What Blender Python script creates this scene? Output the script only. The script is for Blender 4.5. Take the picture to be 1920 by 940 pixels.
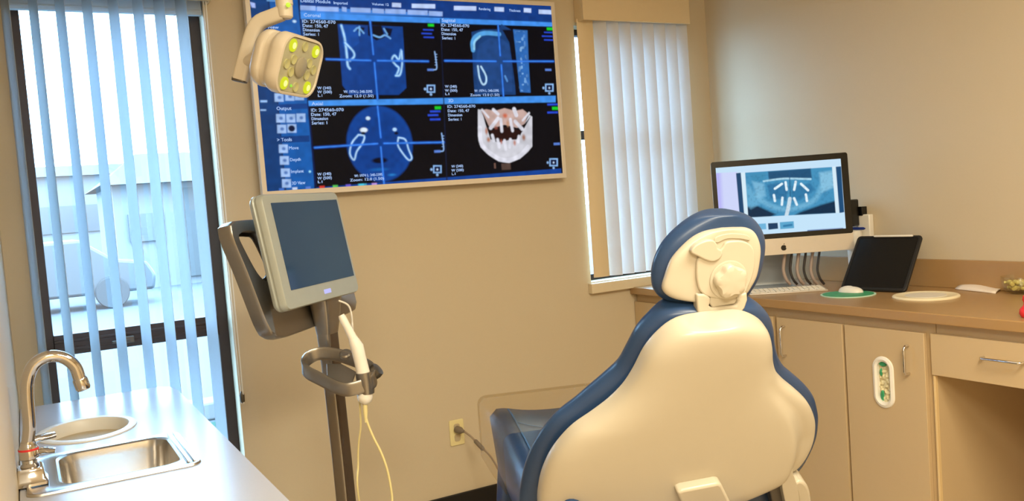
import bpy, bmesh, math, random
import numpy as np
from mathutils import Vector, Matrix
random.seed(7); RNG = np.random.RandomState(5)
for o in list(bpy.data.objects): bpy.data.objects.remove(o)
C = bpy.context.scene.collection
sc = bpy.context.scene
R = math.radians

# ------------------------------------------------------------------ camera
F = 1640.0; YAW, PIT, ROL = R(29.18), R(-3.53), R(-4.26)
CAM = Vector((0, 0, 1.44))
_f = Vector((math.sin(YAW)*math.cos(PIT), math.cos(YAW)*math.cos(PIT), math.sin(PIT)))
_r = Vector((math.cos(YAW), -math.sin(YAW), 0)); _u = _r.cross(_f)
cr, sr = math.cos(ROL), math.sin(ROL)
_R = cr*_r + sr*_u; _U = -sr*_r + cr*_u
cam = bpy.data.cameras.new('camera'); cam.sensor_width = 36; cam.lens = F/1920*36
cam.clip_start = .05; cam.clip_end = 300
co = bpy.data.objects.new('camera', cam); C.objects.link(co)
m3 = Matrix((_R, _U, -_f)).transposed()
co.matrix_world = Matrix.Translation(CAM) @ m3.to_4x4()
sc.camera = co
# ------------------------------------------------------------------ world, lights, exposure
sc.view_settings.view_transform = 'Standard'; sc.view_settings.look = 'None'
sc.view_settings.exposure = 0.0; sc.view_settings.gamma = 1
sc.view_settings.use_curve_mapping = False
w = bpy.data.worlds.new('world'); sc.world = w; w.use_nodes = True
bg = w.node_tree.nodes['Background']
bg.inputs[0].default_value = (0.38, 0.67, 1.0, 1); bg.inputs[1].default_value = 17.0

def area(name, loc, rot, sx, sy, power, col):
    l = bpy.data.lights.new(name, 'AREA'); l.shape = 'RECTANGLE'; l.size = sx; l.size_y = sy
    l.energy = power; l.color = col
    o = bpy.data.objects.new(name, l); C.objects.link(o); o.location = loc; o.rotation_euler = rot
    return o
WARM = (1.0, .90, .69)
area('ceiling_light_back', (1.3, 0.2, 2.66), (0, 0, 0), 1.2, .6, 80, WARM)
area('ceiling_light_right', (1.7, 1.5, 2.66), (0, 0, 0), .6, 1.2, 9, WARM)
area('ceiling_light_left', (-.3, -.9, 2.66), (0, 0, 0), 1.2, .6, 112, WARM)

# ------------------------------------------------------------------ ray helpers (survey of the photograph)
def ray(x, y): return _f + (x-960)/F*_R - (y-470)/F*_U
def onX(x, y, X): d = ray(x, y); return CAM + d*((X-CAM.x)/d.x)
def onY(x, y, Y): d = ray(x, y); return CAM + d*((Y-CAM.y)/d.y)
def onZ(x, y, Z): d = ray(x, y); return CAM + d*((Z-CAM.z)/d.z)
def onP(x, y, p0, n): d = ray(x, y); return CAM + d*((p0-CAM).dot(n)/d.dot(n))
Z3 = Vector((0, 0, 1))

# ------------------------------------------------------------------ materials
def lin(c):
    return tuple(((v/255)/12.92 if v/255 <= .04045 else ((v/255+.055)/1.055)**2.4) for v in c)
def mat(name, c, rough=.5, metal=0.0, spec=.5, var=.04, scale=30, bump=0.0, trans=0.0, coat=0.0, aniso=0.0, stretch=None):
    m = bpy.data.materials.new(name); m.use_nodes = True; nt = m.node_tree; b = nt.nodes['Principled BSDF']
    col = lin(c)
    tc = nt.nodes.new('ShaderNodeTexCoord'); mp = nt.nodes.new('ShaderNodeMapping')
    nt.links.new(tc.outputs['Object'], mp.inputs[0])
    if stretch: mp.inputs['Scale'].default_value = stretch
    no = nt.nodes.new('ShaderNodeTexNoise'); no.inputs['Scale'].default_value = scale; no.inputs['Detail'].default_value = 4
    nt.links.new(mp.outputs[0], no.inputs['Vector'])
    mr = nt.nodes.new('ShaderNodeMix'); mr.data_type = 'RGBA'
    nt.links.new(no.outputs['Fac'], mr.inputs[0])
    mr.inputs[6].default_value = tuple(max(0, v*(1-var)) for v in col)+(1,)
    mr.inputs[7].default_value = tuple(min(1, v*(1+var)) for v in col)+(1,)
    nt.links.new(mr.outputs[2], b.inputs['Base Color'])
    b.inputs['Roughness'].default_value = rough; b.inputs['Metallic'].default_value = metal
    b.inputs['Specular IOR Level'].default_value = spec
    b.inputs['Transmission Weight'].default_value = trans
    b.inputs['Coat Weight'].default_value = coat
    if aniso: b.inputs['Anisotropic'].default_value = aniso
    if bump:
        bn = nt.nodes.new('ShaderNodeBump'); bn.inputs['Strength'].default_value = bump; bn.inputs['Distance'].default_value = .002
        nt.links.new(no.outputs['Fac'], bn.inputs['Height']); nt.links.new(bn.outputs[0], b.inputs['Normal'])
    return m
def emit(name, c, s):
    m = bpy.data.materials.new(name); m.use_nodes = True; nt = m.node_tree
    b = nt.nodes['Principled BSDF']; b.inputs['Base Color'].default_value = (0, 0, 0, 1)
    b.inputs['Emission Color'].default_value = lin(c)+(1,); b.inputs['Emission Strength'].default_value = s
    return m
M = {}
M['wall'] = mat('painted_wall', (205, 189, 160), .55, var=.015, scale=120, bump=.12, spec=.3)
M['ceil'] = mat('ceiling_paint', (235, 230, 220), .9)
M['floor'] = mat('floor_vinyl', (186, 170, 146), .5, var=.1, scale=8)
M['black_base'] = mat('black_vinyl', (14, 12, 12), .45)
M['bronze'] = mat('bronze_metal', (62, 48, 42), .5, metal=.3, var=.15, scale=12)
M['trim_cream'] = mat('cream_trim', (222, 205, 172), .5)
M['valance'] = mat('valance_cream', (222, 200, 160), .5, var=.02)
M['white_lam'] = mat('white_laminate', (186, 186, 192), .25, var=.035, scale=260, spec=.5)
M['steel'] = mat('brushed_steel', (200, 196, 190), .24, metal=1, var=.05, scale=60, stretch=(1, 12, 1), bump=.05)
M['chrome'] = mat('chrome', (215, 210, 205), .08, metal=1, var=.01)
M['tvframe'] = mat('silver_bezel', (226, 214, 196), .4, metal=.15)
M['silver'] = mat('satin_aluminium', (150, 144, 136), .30, metal=.85, var=.02)
M['silver_dark'] = mat('satin_aluminium_dark', (96, 90, 82), .38, metal=.8, var=.03)
M['pale_silver'] = mat('pale_silver_plastic', (172, 176, 168), .35, metal=.25)
M['dark_plastic'] = mat('dark_plastic', (50, 46, 44), .4)
M['pole_front'] = mat('brown_grey_metal', (92, 78, 66), .4, metal=.5)
M['black'] = mat('black_plastic', (8, 8, 9), .25)
M['blackm'] = mat('matte_black_rubber', (22, 21, 22), .6)
M['white_pl'] = mat('white_plastic', (236, 230, 218), .35)
M['yellow_cord'] = mat('pale_yellow_cord', (225, 210, 150), .5)
M['cream_plate'] = mat('almond_plastic', (233, 218, 160), .4)
M['navy'] = mat('navy_vinyl', (40, 66, 104), .32, var=.06, scale=90, spec=.5, bump=.06)
M['cream'] = mat('cream_shell', (192, 183, 164), .27, var=.012, spec=.5)
M['cream_dk'] = mat('cream_recess', (192, 174, 140), .4)
M['light_pl'] = mat('lamp_plastic', (196, 184, 164), .35)
M['counter'] = mat('tan_laminate', (168, 132, 86), .3, var=.05, scale=14)
M['cab'] = mat('cabinet_laminate', (198, 172, 132), .45, var=.012, scale=40)
M['cab_edge'] = mat('cabinet_edge', (220, 190, 138), .45)
M['alu'] = mat('white_aluminium', (214, 206, 196), .3, metal=.4)
M['green'] = mat('green_print', (60, 160, 110), .5, var=.4, scale=40)
M['cream_disc'] = mat('cream_disc', (238, 224, 190), .4)
M['napkin'] = mat('white_paper', (238, 224, 210), .8)
M['gold'] = mat('gold_foil', (240, 216, 140), .35, metal=.25, var=.4, scale=80)
M['red'] = mat('red_plastic', (225, 48, 50), .35)
M['blue_pen'] = mat('blue_plastic', (30, 50, 130), .35)
M['cord'] = mat('grey_cord', (150, 130, 105), .5)
M['greyplug'] = mat('grey_plug', (125, 112, 95), .5)
M['conc'] = mat('pale_concrete', (84, 86, 88), .9, var=.08, scale=3)
M['grass'] = mat('lawn', (0, 56, 36), .9, var=.5, scale=6)
M['stucco'] = mat('pale_stucco', (118, 116, 114), .9)
M['roof'] = mat('slate_roof', (84, 84, 82), .9)
M['carpaint'] = mat('car_paint', (92, 92, 92), .3, metal=.3)
M['tyre'] = mat('tyre_rubber', (70, 70, 70), .8)

def glass(name, rough=0.0, tint=(1, 1, 1), mixf=.9):
    m = bpy.data.materials.new(name); m.use_nodes = True; nt = m.node_tree
    for n in list(nt.nodes): nt.nodes.remove(n)
    out = nt.nodes.new('ShaderNodeOutputMaterial'); t = nt.nodes.new('ShaderNodeBsdfTransparent'); g = nt.nodes.new('ShaderNodeBsdfGlossy')
    t.inputs[0].default_value = tint+(1,); g.inputs['Roughness'].default_value = rough
    mx = nt.nodes.new('ShaderNodeMixShader'); mx.inputs[0].default_value = 1-mixf
    nt.links.new(t.outputs[0], mx.inputs[1]); nt.links.new(g.outputs[0], mx.inputs[2]); nt.links.new(mx.outputs[0], out.inputs[0])
    return m
M['pane'] = glass('window_glass', 0, (.98, .99, 1), .95)
M['bowl'] = glass('bowl_glass', .1, (.97, .97, .92), .88)
M['film'] = glass('clear_plastic_film', .35, (.95, .93, .88), .95)
def translucent(name, c, tw):
    m = bpy.data.materials.new(name); m.use_nodes = True; nt = m.node_tree
    for n in list(nt.nodes): nt.nodes.remove(n)
    out = nt.nodes.new('ShaderNodeOutputMaterial'); d = nt.nodes.new('ShaderNodeBsdfDiffuse'); t = nt.nodes.new('ShaderNodeBsdfTranslucent')
    tc = nt.nodes.new('ShaderNodeTexCoord'); no = nt.nodes.new('ShaderNodeTexNoise'); no.inputs['Scale'].default_value = 60
    mxc = nt.nodes.new('ShaderNodeMix'); mxc.data_type = 'RGBA'
    nt.links.new(tc.outputs['Object'], no.inputs['Vector']); nt.links.new(no.outputs['Fac'], mxc.inputs[0])
    mxc.inputs[6].default_value = tuple(v*.97 for v in lin(c))+(1,); mxc.inputs[7].default_value = lin(c)+(1,)
    nt.links.new(mxc.outputs[2], d.inputs[0]); nt.links.new(mxc.outputs[2], t.inputs[0])
    mx = nt.nodes.new('ShaderNodeMixShader'); mx.inputs[0].default_value = tw
    nt.links.new(d.outputs[0], mx.inputs[1]); nt.links.new(t.outputs[0], mx.inputs[2]); nt.links.new(mx.outputs[0], out.inputs[0])
    return m
M['slat'] = translucent('vinyl_slat', (206, 216, 222), .32)
M['slat2'] = translucent('vinyl_slat_closed', (228, 226, 224), .30)

# ------------------------------------------------------------------ mesh helpers
def unit(v): return v.normalized()
class MB:
    def __init__(s): s.v = []; s.f = []; s.col = None
    def add(s, vs, fs):
        o = len(s.v); s.v += [Vector(a) for a in vs]; s.f += [tuple(i+o for i in f) for f in fs]; return s
    def box(s, lo, hi, fr=None):
        x0, y0, z0 = lo; x1, y1, z1 = hi
        vs = [(x0,y0,z0),(x1,y0,z0),(x1,y1,z0),(x0,y1,z0),(x0,y0,z1),(x1,y0,z1),(x1,y1,z1),(x0,y1,z1)]
        if fr: vs = [fr @ Vector(a) for a in vs]
        return s.add(vs, [(0,3,2,1),(4,5,6,7),(0,1,5,4),(1,2,6,5),(2,3,7,6),(3,0,4,7)])
    def prism(s, pts, off):
        """polygon of 3-D points extruded by vector off"""
        n = len(pts); vs = [Vector(p) for p in pts]+[Vector(p)+off for p in pts]
        fs = [tuple(range(n-1, -1, -1)), tuple(range(n, 2*n))]+[(i, (i+1) % n, (i+1) % n+n, i+n) for i in range(n)]
        return s.add(vs, fs)
    def loft(s, secs, caps=True, closed=True, loop=False):
        n = len(secs[0]); vs = [p for q in secs for p in q]; fs = []
        K = len(secs)
        for k in range(K if loop else K-1):
            for i in range(n if closed else n-1):
                j = (i+1) % n; k2 = (k+1) % K
                fs.append((k*n+i, k*n+j, k2*n+j, k2*n+i))
        if caps and closed and not loop:
            fs.append(tuple(range(n-1, -1, -1))); fs.append(tuple((K-1)*n+i for i in range(n)))
        return s.add(vs, fs)
    def tube(s, path, rad, seg=12, closed=False, flat=None):
        path = [Vector(p) for p in path]; n = len(path); secs = []
        prev = None
        for i, p in enumerate(path):
            if closed: t = path[(i+1) % n]-path[i-1]
            else: t = path[min(i+1, n-1)]-path[max(i-1, 0)]
            t.normalize()
            if flat is not None: a = flat.cross(t); b = t.cross(a)
            else:
                if prev is None:
                    a = t.cross(Z3)
                    if a.length < .05: a = t.cross(Vector((1, 0, 0)))
                else: a = prev - t*prev.dot(t)
                b = t.cross(a)
            a.normalize(); b.normalize(); prev = a
            r = rad[i] if isinstance(rad, (list, tuple)) else rad
            ra, rb = r if isinstance(r, tuple) else (r, r)
            if flat is not None:   # rounded rectangle section ra along a, rb along b
                q = []
                for k in range(seg):
                    th = 2*math.pi*(k+.5)/seg; c_, s_ = math.cos(th), math.sin(th)
                    q.append(p+a*ra*math.copysign(abs(c_)**.45, c_)+b*rb*math.copysign(abs(s_)**.45, s_))
            else: q = [p+a*ra*math.cos(2*math.pi*k/seg)+b*rb*math.sin(2*math.pi*k/seg) for k in range(seg)]
            secs.append(q)
        return s.loft(secs, caps=not closed, loop=closed)
    def lathe(s, prof, o, ax=Z3, seg=32, sx=1.0, e1=None):
        ax = unit(ax); a = e1.copy() if e1 else ax.cross(Vector((0, 1, 0)) if abs(ax.y) < .9 else Vector((1, 0, 0))); a.normalize(); b = ax.cross(a)
        secs = [[o+ax*h+(a*math.cos(2*math.pi*k/seg)*sx+b*math.sin(2*math.pi*k/seg))*max(r, 1e-4) for k in range(seg)] for r, h in prof]
        return s.loft(secs)
    def build(s, name, m, parent=None, smooth=True, bevel=0, bseg=2, angle=40, sub=0):
        if parent is not None: base = world_loc(parent)
        else:
            xs = [v.x for v in s.v]; ys = [v.y for v in s.v]; zs = [v.z for v in s.v]
            base = Vector(((min(xs)+max(xs))/2, (min(ys)+max(ys))/2, min(zs)))
        me = bpy.data.meshes.new(name); me.from_pydata([tuple(v-base) for v in s.v], [], s.f)
        bm = bmesh.new(); bm.from_mesh(me); bmesh.ops.recalc_face_normals(bm, faces=bm.faces); bm.to_mesh(me); bm.free()
        if smooth:
            for p in me.polygons: p.use_smooth = True
            me.set_sharp_from_angle(angle=R(angle))
        me.materials.append(m)
        o = bpy.data.objects.new(name, me); C.objects.link(o)
        if parent is not None: o.parent = parent
        else: o.location = base
        if bevel:
            b = o.modifiers.new('bevel', 'BEVEL'); b.width = bevel; b.segments = bseg; b.limit_method = 'ANGLE'; b.angle_limit = R(35)
            b.harden_normals = False
        if sub:
            sb = o.modifiers.new('sub', 'SUBSURF'); sb.levels = sub; sb.render_levels = sub
        return o
def world_loc(o):
    p = o.location.copy()
    while o.parent: o = o.parent; p += o.location
    return p
def tag(o, label=None, cat=None, group=None, kind=None):
    if label: o['label'] = label
    if cat: o['category'] = cat
    if group: o['group'] = group
    if kind: o['kind'] = kind
    return o
def thing(name, label, cat, loc, group=None):
    o = bpy.data.objects.new(name, None); o.empty_display_size = .05; C.objects.link(o); o.location = loc
    return tag(o, label, cat, group)
def struct(o): o['kind'] = 'structure'; return o
def frame(o, x, y, z):   # columns
    m = Matrix((x, y, z)).transposed().to_4x4(); m.translation = o; return m
def smooth_path(pts, n=8, closed=False):
    pts = [Vector(p) for p in pts]; out = []; N = len(pts)
    rng = range(N) if closed else range(N-1)
    for i in rng:
        p0 = pts[i-1] if (closed or i > 0) else pts[0]*2-pts[1]
        p1 = pts[i]; p2 = pts[(i+1) % N]
        p3 = pts[(i+2) % N] if (closed or i+2 < N) else p2*2-p1
        for k in range(n):
            t = k/n
            out.append(.5*((2*p1)+(p2-p0)*t+(2*p0-5*p1+4*p2-p3)*t*t+(3*p1-p0-3*p2+p3)*t**3))
    if not closed: out.append(pts[-1])
    return out
def resample(pts, n):
    L = [0]
    for a, b in zip(pts, pts[1:]): L.append(L[-1]+(b-a).length)
    out = []; j = 0
    for i in range(n):
        s_ = L[-1]*i/(n-1)
        while j < len(L)-2 and L[j+1] < s_: j += 1
        t = (s_-L[j])/max(1e-9, L[j+1]-L[j]); out.append(pts[j].lerp(pts[j+1], min(1, max(0, t))))
    return out
def rrect(w, h, r, n=6):
    pts = []
    for cx, cy, a0 in ((w/2-r, h/2-r, 0), (-w/2+r, h/2-r, 90), (-w/2+r, -h/2+r, 180), (w/2-r, -h/2+r, 270)):
        for k in range(n+1): a = R(a0+90*k/n); pts.append((cx+r*math.cos(a), cy+r*math.sin(a)))
    return pts
def ring(mb, outer, inner, off):
    """flat ring between two equal-length outlines extruded by off"""
    n = len(outer); vs = list(outer)+list(inner)+[p+off for p in outer]+[p+off for p in inner]
    fs = []
    for i in range(n):
        j = (i+1) % n
        fs += [(i, j, n+j, n+i), (2*n+i, 3*n+i, 3*n+j, 2*n+j), (i, 2*n+i, 2*n+j, j), (n+i, n+j, 3*n+j, 3*n+i)]
    return mb.add(vs, fs)

# ================================================================== SETTING
WY = 3.60; WX = 3.30; LX = -.06; H = 2.70
def wall_with_holes(name, axis, pos, a0, a1, holes, thick, z1=H):
    """wall plane spanning a0..a1 with holes (b0,b1,zb,zt); thick outward"""
    mb = MB(); xs = sorted({a0, a1, *[h[0] for h in holes], *[h[1] for h in holes]})
    for i in range(len(xs)-1):
        l, r = xs[i], xs[i+1]; zs = [0]; hs = [h for h in holes if h[0] <= l+1e-6 and h[1] >= r-1e-6]
        segs = []; z = 0
        for h in sorted(hs, key=lambda q: q[2]): segs.append((z, h[2])); z = h[3]
        segs.append((z, z1))
        for b, t in segs:
            if t-b > 1e-4: mb.box((l, pos, b), (r, pos+thick, t))
    return struct(mb.build(name, M['wall'], smooth=False))
W1 = (.03, .705, .32, 2.33); W2 = (2.447, 3.12, .985, 2.25)
wall_with_holes('wall_back', 'y', WY, -2.4, WX+.2, [W1, W2], .16)
struct(MB().box((WX, -1.8, 0), (WX+.2, WY, H)).build('wall_right', M['wall'], smooth=False))
struct(MB().box((LX-.11, 1.3, 0), (LX, WY, H)).build('wall_left', M['wall'], smooth=False))
struct(MB().box((-2.4, -1.8, 0), (-2.2, WY, H)).build('wall_far_left', M['wall'], smooth=False))
struct(MB().box((-2.4, -2.0, 0), (WX+.2, -1.8, H)).build('wall_front', M['wall'], smooth=False))
struct(MB().box((-2.4, -2.0, -.1), (WX+.2, WY+.16, 0)).build('floor', M['floor'], smooth=False))
struct(MB().box((-2.4, -2.0, H), (WX+.2, WY+.16, H+.1)).build('ceiling', M['ceil'], smooth=False))
struct(MB().box((LX, WY-.012, 0), (2.70, WY, .102)).build('baseboard_back', M['black_base'], bevel=.003))

def window(name, hole, parts):
    root = bpy.data.objects.new(name, None); C.objects.link(root); root.location = (hole[0], WY+.09, hole[2]); struct(root)
    return root
w1 = window('window_1', W1, 0)
x0, x1, z0, z1 = W1
yF0, yF1 = WY+.085, WY+.135
fw = .042
mb = MB()
for lo, hi in (((x0, yF0, z0), (x0+fw, yF1, z1)), ((x1-fw, yF0, z0), (x1, yF1, z1)), ((x0+fw, yF0, z0), (x1-fw, yF1, z0+.05)), ((x0+fw, yF0, z1-.05), (x1-fw, yF1, z1))):
    mb.box(lo, hi)
mb.build('window_frame', M['bronze'], w1, bevel=.003)
rz = onY(105, 630, yF0).z
mb = MB().box((x0+fw, yF0-.006, rz-.078), (x1-fw, yF1-.01, rz)).box((x0+fw, yF0-.012, rz-.03), (x1-fw, yF0, rz-.02)).box((x0+fw, yF0-.012, rz-.062), (x1-fw, yF0, rz-.05))
mb.build('window_rail', M['bronze'], w1, bevel=.002)
hx = onY(226, 628, yF0).x
mb = MB().box((hx-.035, yF0-.035, rz-.055), (hx+.03, yF0-.006, rz-.045)).box((hx-.01, yF0-.03, rz-.06), (hx+.045, yF0-.012, rz-.035))
mb.build('window_latch', M['silver_dark'], w1, bevel=.003)
MB().box((x0+fw, yF0+.02, z0+.05), (x1-fw, yF0+.026, rz-.078)).box((x0+fw, yF0+.02, rz), (x1-fw, yF0+.026, z1-.05)).build('window_pane', M['pane'], w1, smooth=False)

w2 = window('window_2', W2, 0)
x0, x1, z0, z1 = W2
mb = MB()
for lo, hi in (((x0, yF0, z0), (x0+.03, yF1, z1)), ((x1-.03, yF0, z0), (x1, yF1, z1)), ((x0+.03, yF0, z0), (x1-.03, yF1, z0+.03)), ((x0+.03, yF0, z1-.03), (x1-.03, yF1, z1)), ((x0+.03, yF0, 1.70), (x1-.03, yF1, 1.745))):
    mb.box(lo, hi)
mb.build('window_frame', M['bronze'], w2, bevel=.003)
MB().box((x0+.03, yF0+.02, z0+.03), (x1-.03, yF0+.026, 1.70)).box((x0+.03, yF0+.02, 1.745), (x1-.03, yF0+.026, z1-.03)).build('window_pane', M['pane'], w2, smooth=False)
MB().box((x0-.02, WY-.035, z0-.055), (x1+.03, WY, z0-.005)).build('window_sill', M['trim_cream'], w2, bevel=.004)

# ---- outside
struct(MB().box((-30, WY+.3, -.3), (60, 90, -.2)).build('ground', M['conc'], smooth=False))
tag(MB().box((.9, 5.2, -.2), (3.2, 7.2, -.17)).build('lawn_patch', M['grass'], smooth=False), 'green lawn patch outside the left window, behind the white counter end', 'lawn')
tag(MB().box((-6, 7.4, -.2), (9, 7.65, -.05)).build('kerb', M['stucco'], bevel=.02), 'pale concrete kerb running outside beyond the lawn patch', 'kerb')
hz = lambda y: 1.44+(470-y)/1640*24
b = thing('house', 'pale house with grey hipped roof across the street outside the left window', 'building', (2.2, 24, -.2))
MB().box((2.1, 24, -.2), (5.2, 29, 2.5)).build('house_wall', M['stucco'], b, smooth=False)
MB().add([(1.8, 23.5, 2.45), (5.5, 23.5, 2.45), (5.5, 29.5, 2.45), (1.8, 29.5, 2.45), (3.0, 26.5, 3.4), (4.4, 26.5, 3.4)], [(0,1,5,4), (1,2,5), (2,3,4,5), (3,0,4), (0,3,2,1)]).build('house_roof', M['roof'], b, smooth=False)
MB().box((3.7, 23.9, .0), (4.5, 24.02, 2.3)).build('garage_door', M['roof'], b, smooth=False)
MB().box((2.4, 23.9, 1.0), (3.2, 24.02, 1.7)).build('house_window', M['carpaint'], b, smooth=False)
b2 = thing('far_building', 'long low pale building in the distance outside the left window', 'building', (2, 40, -.2))
MB().box((-3, 40, -.2), (14, 46, 3.6)).build('building_wall', M['stucco'], b2, smooth=False)
MB().box((.6, 39.9, 1.3), (3.2, 40.02, 2.4)).build('window_band', M['carpaint'], b2, smooth=False)
MB().box((-3.3, 39.6, 3.6), (14.3, 46.4, 4.0)).build('flat_roof', M['stucco'], b2, smooth=False)
c = thing('parked_car', 'blue-grey car parked in the street outside the left window', 'car', (.5, 19, -.2))
prof = [(-2.1, .3), (-2.15, .7), (-1.9, .85), (-1.1, .95), (-.6, 1.4), (.8, 1.42), (1.4, .98), (2.0, .88), (2.15, .6), (2.1, .3)]
MB().prism([(.2+x, 19.2, -.2+z) for x, z in prof], Vector((0, 1.7, 0))).build('car_body', M['carpaint'], c, bevel=.06)
for dx in (-1.3, 1.3):
    MB().lathe([(.05, -.02), (.3, -.02), (.32, .02), (.32, .18), (.3, .2)], Vector((.2+dx, 19.15, .12)), Vector((0, 1, 0))).build('car_wheel', M['tyre'], c)

# ================================================================== LEFT WINDOW BLIND
bl = thing('vertical_blind', 'vertical blind with narrow pale blue slats turned open over the tall left window', 'window blind', (.37, 3.55, .5))
BY = 3.555
MB().box((LX+.005, BY-.05, 2.275), (.725, BY-.03, 2.42)).box((LX+.005, BY-.03, 2.40), (.725, WY-.002, 2.42)).box((.712, BY-.03, 2.275), (.725, WY-.002, 2.40)).build('valance', M['valance'], bl, bevel=.003)
MB().box((LX+.02, BY-.02, 2.33), (.705, BY+.022, 2.372)).build('headrail', M['white_pl'], bl, bevel=.003)
def slat_mesh(w_, z0, z1, cx, cy, ang, bow=.008):
    mb = MB(); d = Vector((math.sin(ang), math.cos(ang), 0)); n = Vector((d.y, -d.x, 0)); K = 8
    secs = []
    for z in (z0, z1):
        q = []
        for k in range(K+1):
            s_ = -1+2*k/K; q.append(Vector((cx, cy, z))+d*s_*w_/2+n*bow*(1-s_*s_))
        q += [p+n*-.0012 for p in reversed(q)]
        secs.append(q)
    return mb.loft(secs)
xs = [.030, .117, .202, .291, .379, .464, .539, .618]
s0 = None
for i, x in enumerate(xs):
    if s0 is None:
        s0 = slat_mesh(.089, .42, 2.325, 0, 0, R(-17)).build('slat', M['slat'], bl); s0.location = (x-.37, BY-3.55, 0)
        # mesh was stored relative to the blind root, so undo the root offset in x,y
        for v in s0.data.vertices: v.co.x += .37; v.co.y += 3.55
    else:
        c_ = s0.copy(); C.objects.link(c_); c_.parent = bl; c_.location = (x-.37, BY-3.55, 0)
zh_ = onY(200, 24, 3.62).z
MB().box((.035, 3.604, zh_), (.70, 3.632, 2.328)).box((.035, 3.600, zh_+.012), (.70, 3.604, zh_+.02)).build('headrail_cover', M['slat'], bl, bevel=.002)
MB().tube([(.700, BY-.01, 2.33), (.700, BY-.01, .9), (.702, BY-.01, .70)], .0025, 6).tube([(.706, BY-.022, 2.33), (.708, BY-.022, .9), (.707, BY-.022, .70)], .0025, 6).build('pull_cord', M['white_pl'], bl)
zc = onY(443, 742, BY).z
MB().lathe([(.004, 0), (.009, .004), (.010, .03), (.005, .045)], Vector((.704, BY-.016, zc-.03))).build('cord_weight', M['silver_dark'], bl)

# ================================================================== RIGHT WINDOW BLIND
rb = thing('vertical_blind', 'closed vertical blind with cream valance over the right window between television and corner', 'window blind', (2.83, 3.54, 1.0))
RY = 3.535
vx0 = onY(1091, 38, RY).x; vx1 = onY(1291, 47, RY).x
zt = onY(1190, 42, RY).z
MB().box((vx0, RY-.015, zt), (vx1, RY, zt+.15)).box((vx0, RY, zt), (vx0+.012, WY-.001, zt+.15)).box((vx1-.012, RY, zt), (vx1, WY-.001, zt+.15)).box((vx0, RY, zt+.135), (vx1, WY-.001, zt+.15)).build('valance', M['valance'], rb, bevel=.003)
MB().box((vx0+.03, RY+.008, zt+.02), (vx1-.02, RY+.04, zt+.06)).build('headrail', M['white_pl'], rb, bevel=.003)
zb = onY(1200, 510, RY+.03).z
n = 9; xa = onY(1100, 300, 3.56).x; xb = onY(1298, 300, 3.56).x
first = None
for i in range(n):
    cx = xa+.05+(xb-xa-.082)*i/(n-1)
    o = slat_mesh(.089, zb, zt+.015, cx, 3.570, R(90+38) if i else R(90+6), bow=.006).build('slat', M['slat2'] if i else M['valance'], rb)  # first slat opaque cream: its lack of backlight is put into the colour

# ================================================================== LEFT COUNTER + SINK
CZ = .84
sx0, sx1 = -.058, .437
far = onZ(200, 741, CZ).y
ct = thing('sink_counter', 'white laminate counter with rounded corner under the left window, holding a sink', 'counter', (.2, 2.6, 0))
# countertop with an oval hole and a rectangular sink cutout
SA = R(0)
so = onZ(222, 868, CZ)          # bowl centre
ov = onZ(163, 806, CZ)          # oval centre
bowl_w = .27; bowl_d = .30
def grid_top():
    bm = bmesh.new()
    outl = [(sx0, 1.55), (sx1, 1.55), (sx1, far-.12), (sx1-.012, far-.04), (sx1-.05, far), (sx0, far)]
    return outl
def slab_with_holes(outl, holes, z0, z1):
    """polygon with holes filled through bmesh triangle_fill"""
    bm = bmesh.new()
    for z in (z0, z1):
        edges = []
        for loop in [outl]+holes:
            vs = [bm.verts.new((p[0], p[1], z)) for p in loop]
            edges += [bm.edges.new((vs[i], vs[(i+1) % len(vs)])) for i in range(len(vs))]
        bmesh.ops.triangle_fill(bm, use_beauty=True, edges=edges)
    bm.verts.ensure_lookup_table()
    tot = len(outl)+sum(len(h) for h in holes); base = 0
    for loop in [outl]+holes:
        n_ = len(loop)
        for i in range(n_):
            j = (i+1) % n_
            bm.faces.new((bm.verts[base+i], bm.verts[base+j], bm.verts[tot+base+j], bm.verts[tot+base+i]))
        base += n_
    mb = MB(); bm.verts.index_update()
    mb.add([v.co.copy() for v in bm.verts], [tuple(v.index for v in f.verts) for f in bm.faces]); bm.free()
    return mb
# oval hole axes measured on the counter plane
oa = (onZ(258, 792, CZ)-onZ(66, 822, CZ)).length/2; ob = (onZ(170, 782, CZ)-onZ(158, 832, CZ)).length/2
ovd = unit(onZ(258, 792, CZ)-onZ(66, 822, CZ))
e1 = Vector((1, 0, 0)); e2 = Vector((0, 1, 0))
def ell(c, a, b, z, n=48): return [Vector((c.x+a*math.cos(2*math.pi*k/n), c.y+b*math.sin(2*math.pi*k/n), z)) for k in range(n)]
# sink measured points
s_fl = onZ(18, 868, CZ); s_fr = onZ(333, 811, CZ); s_nr = onZ(380, 866, CZ)
SX0, SX1 = -.045, (s_fr.x+s_nr.x)/2; SY0, SY1 = s_nr.y-.02, s_fr.y
BX0 = onZ(112, 880, CZ).x; BX1 = onZ(330, 850, CZ).x; BY0 = SY0+.045; BY1 = SY1-.035
cutx0, cutx1, cuty0, cuty1 = SX0+.01, SX1-.01, SY0+.01, SY1-.01
hole_s = [(cutx0, cuty0), (cutx1, cuty0), (cutx1, cuty1), (cutx0, cuty1)]
OA, OB = oa*.86, ob*.80
hole_o = [(p.x, p.y) for p in ell(ov, OA, OB, 0)]
slab_with_holes(grid_top(), [hole_s, hole_o], CZ-.04, CZ).build('countertop', M['white_lam'], ct, bevel=.002)
mb = MB().box((sx0, 1.6, .08), (sx1-.02, far-.02, .10)).box((sx0, 1.6, .10), (sx0+.018, far-.02, CZ-.04)).box((sx1-.04, 1.6, .0), (sx1-.02, far-.02, CZ-.04)).box((sx0+.018, far-.04, 0), (sx1-.04, far-.02, CZ-.04)).box((sx0+.018, 1.6, 0), (sx1-.04, 1.62, CZ-.04))
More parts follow.
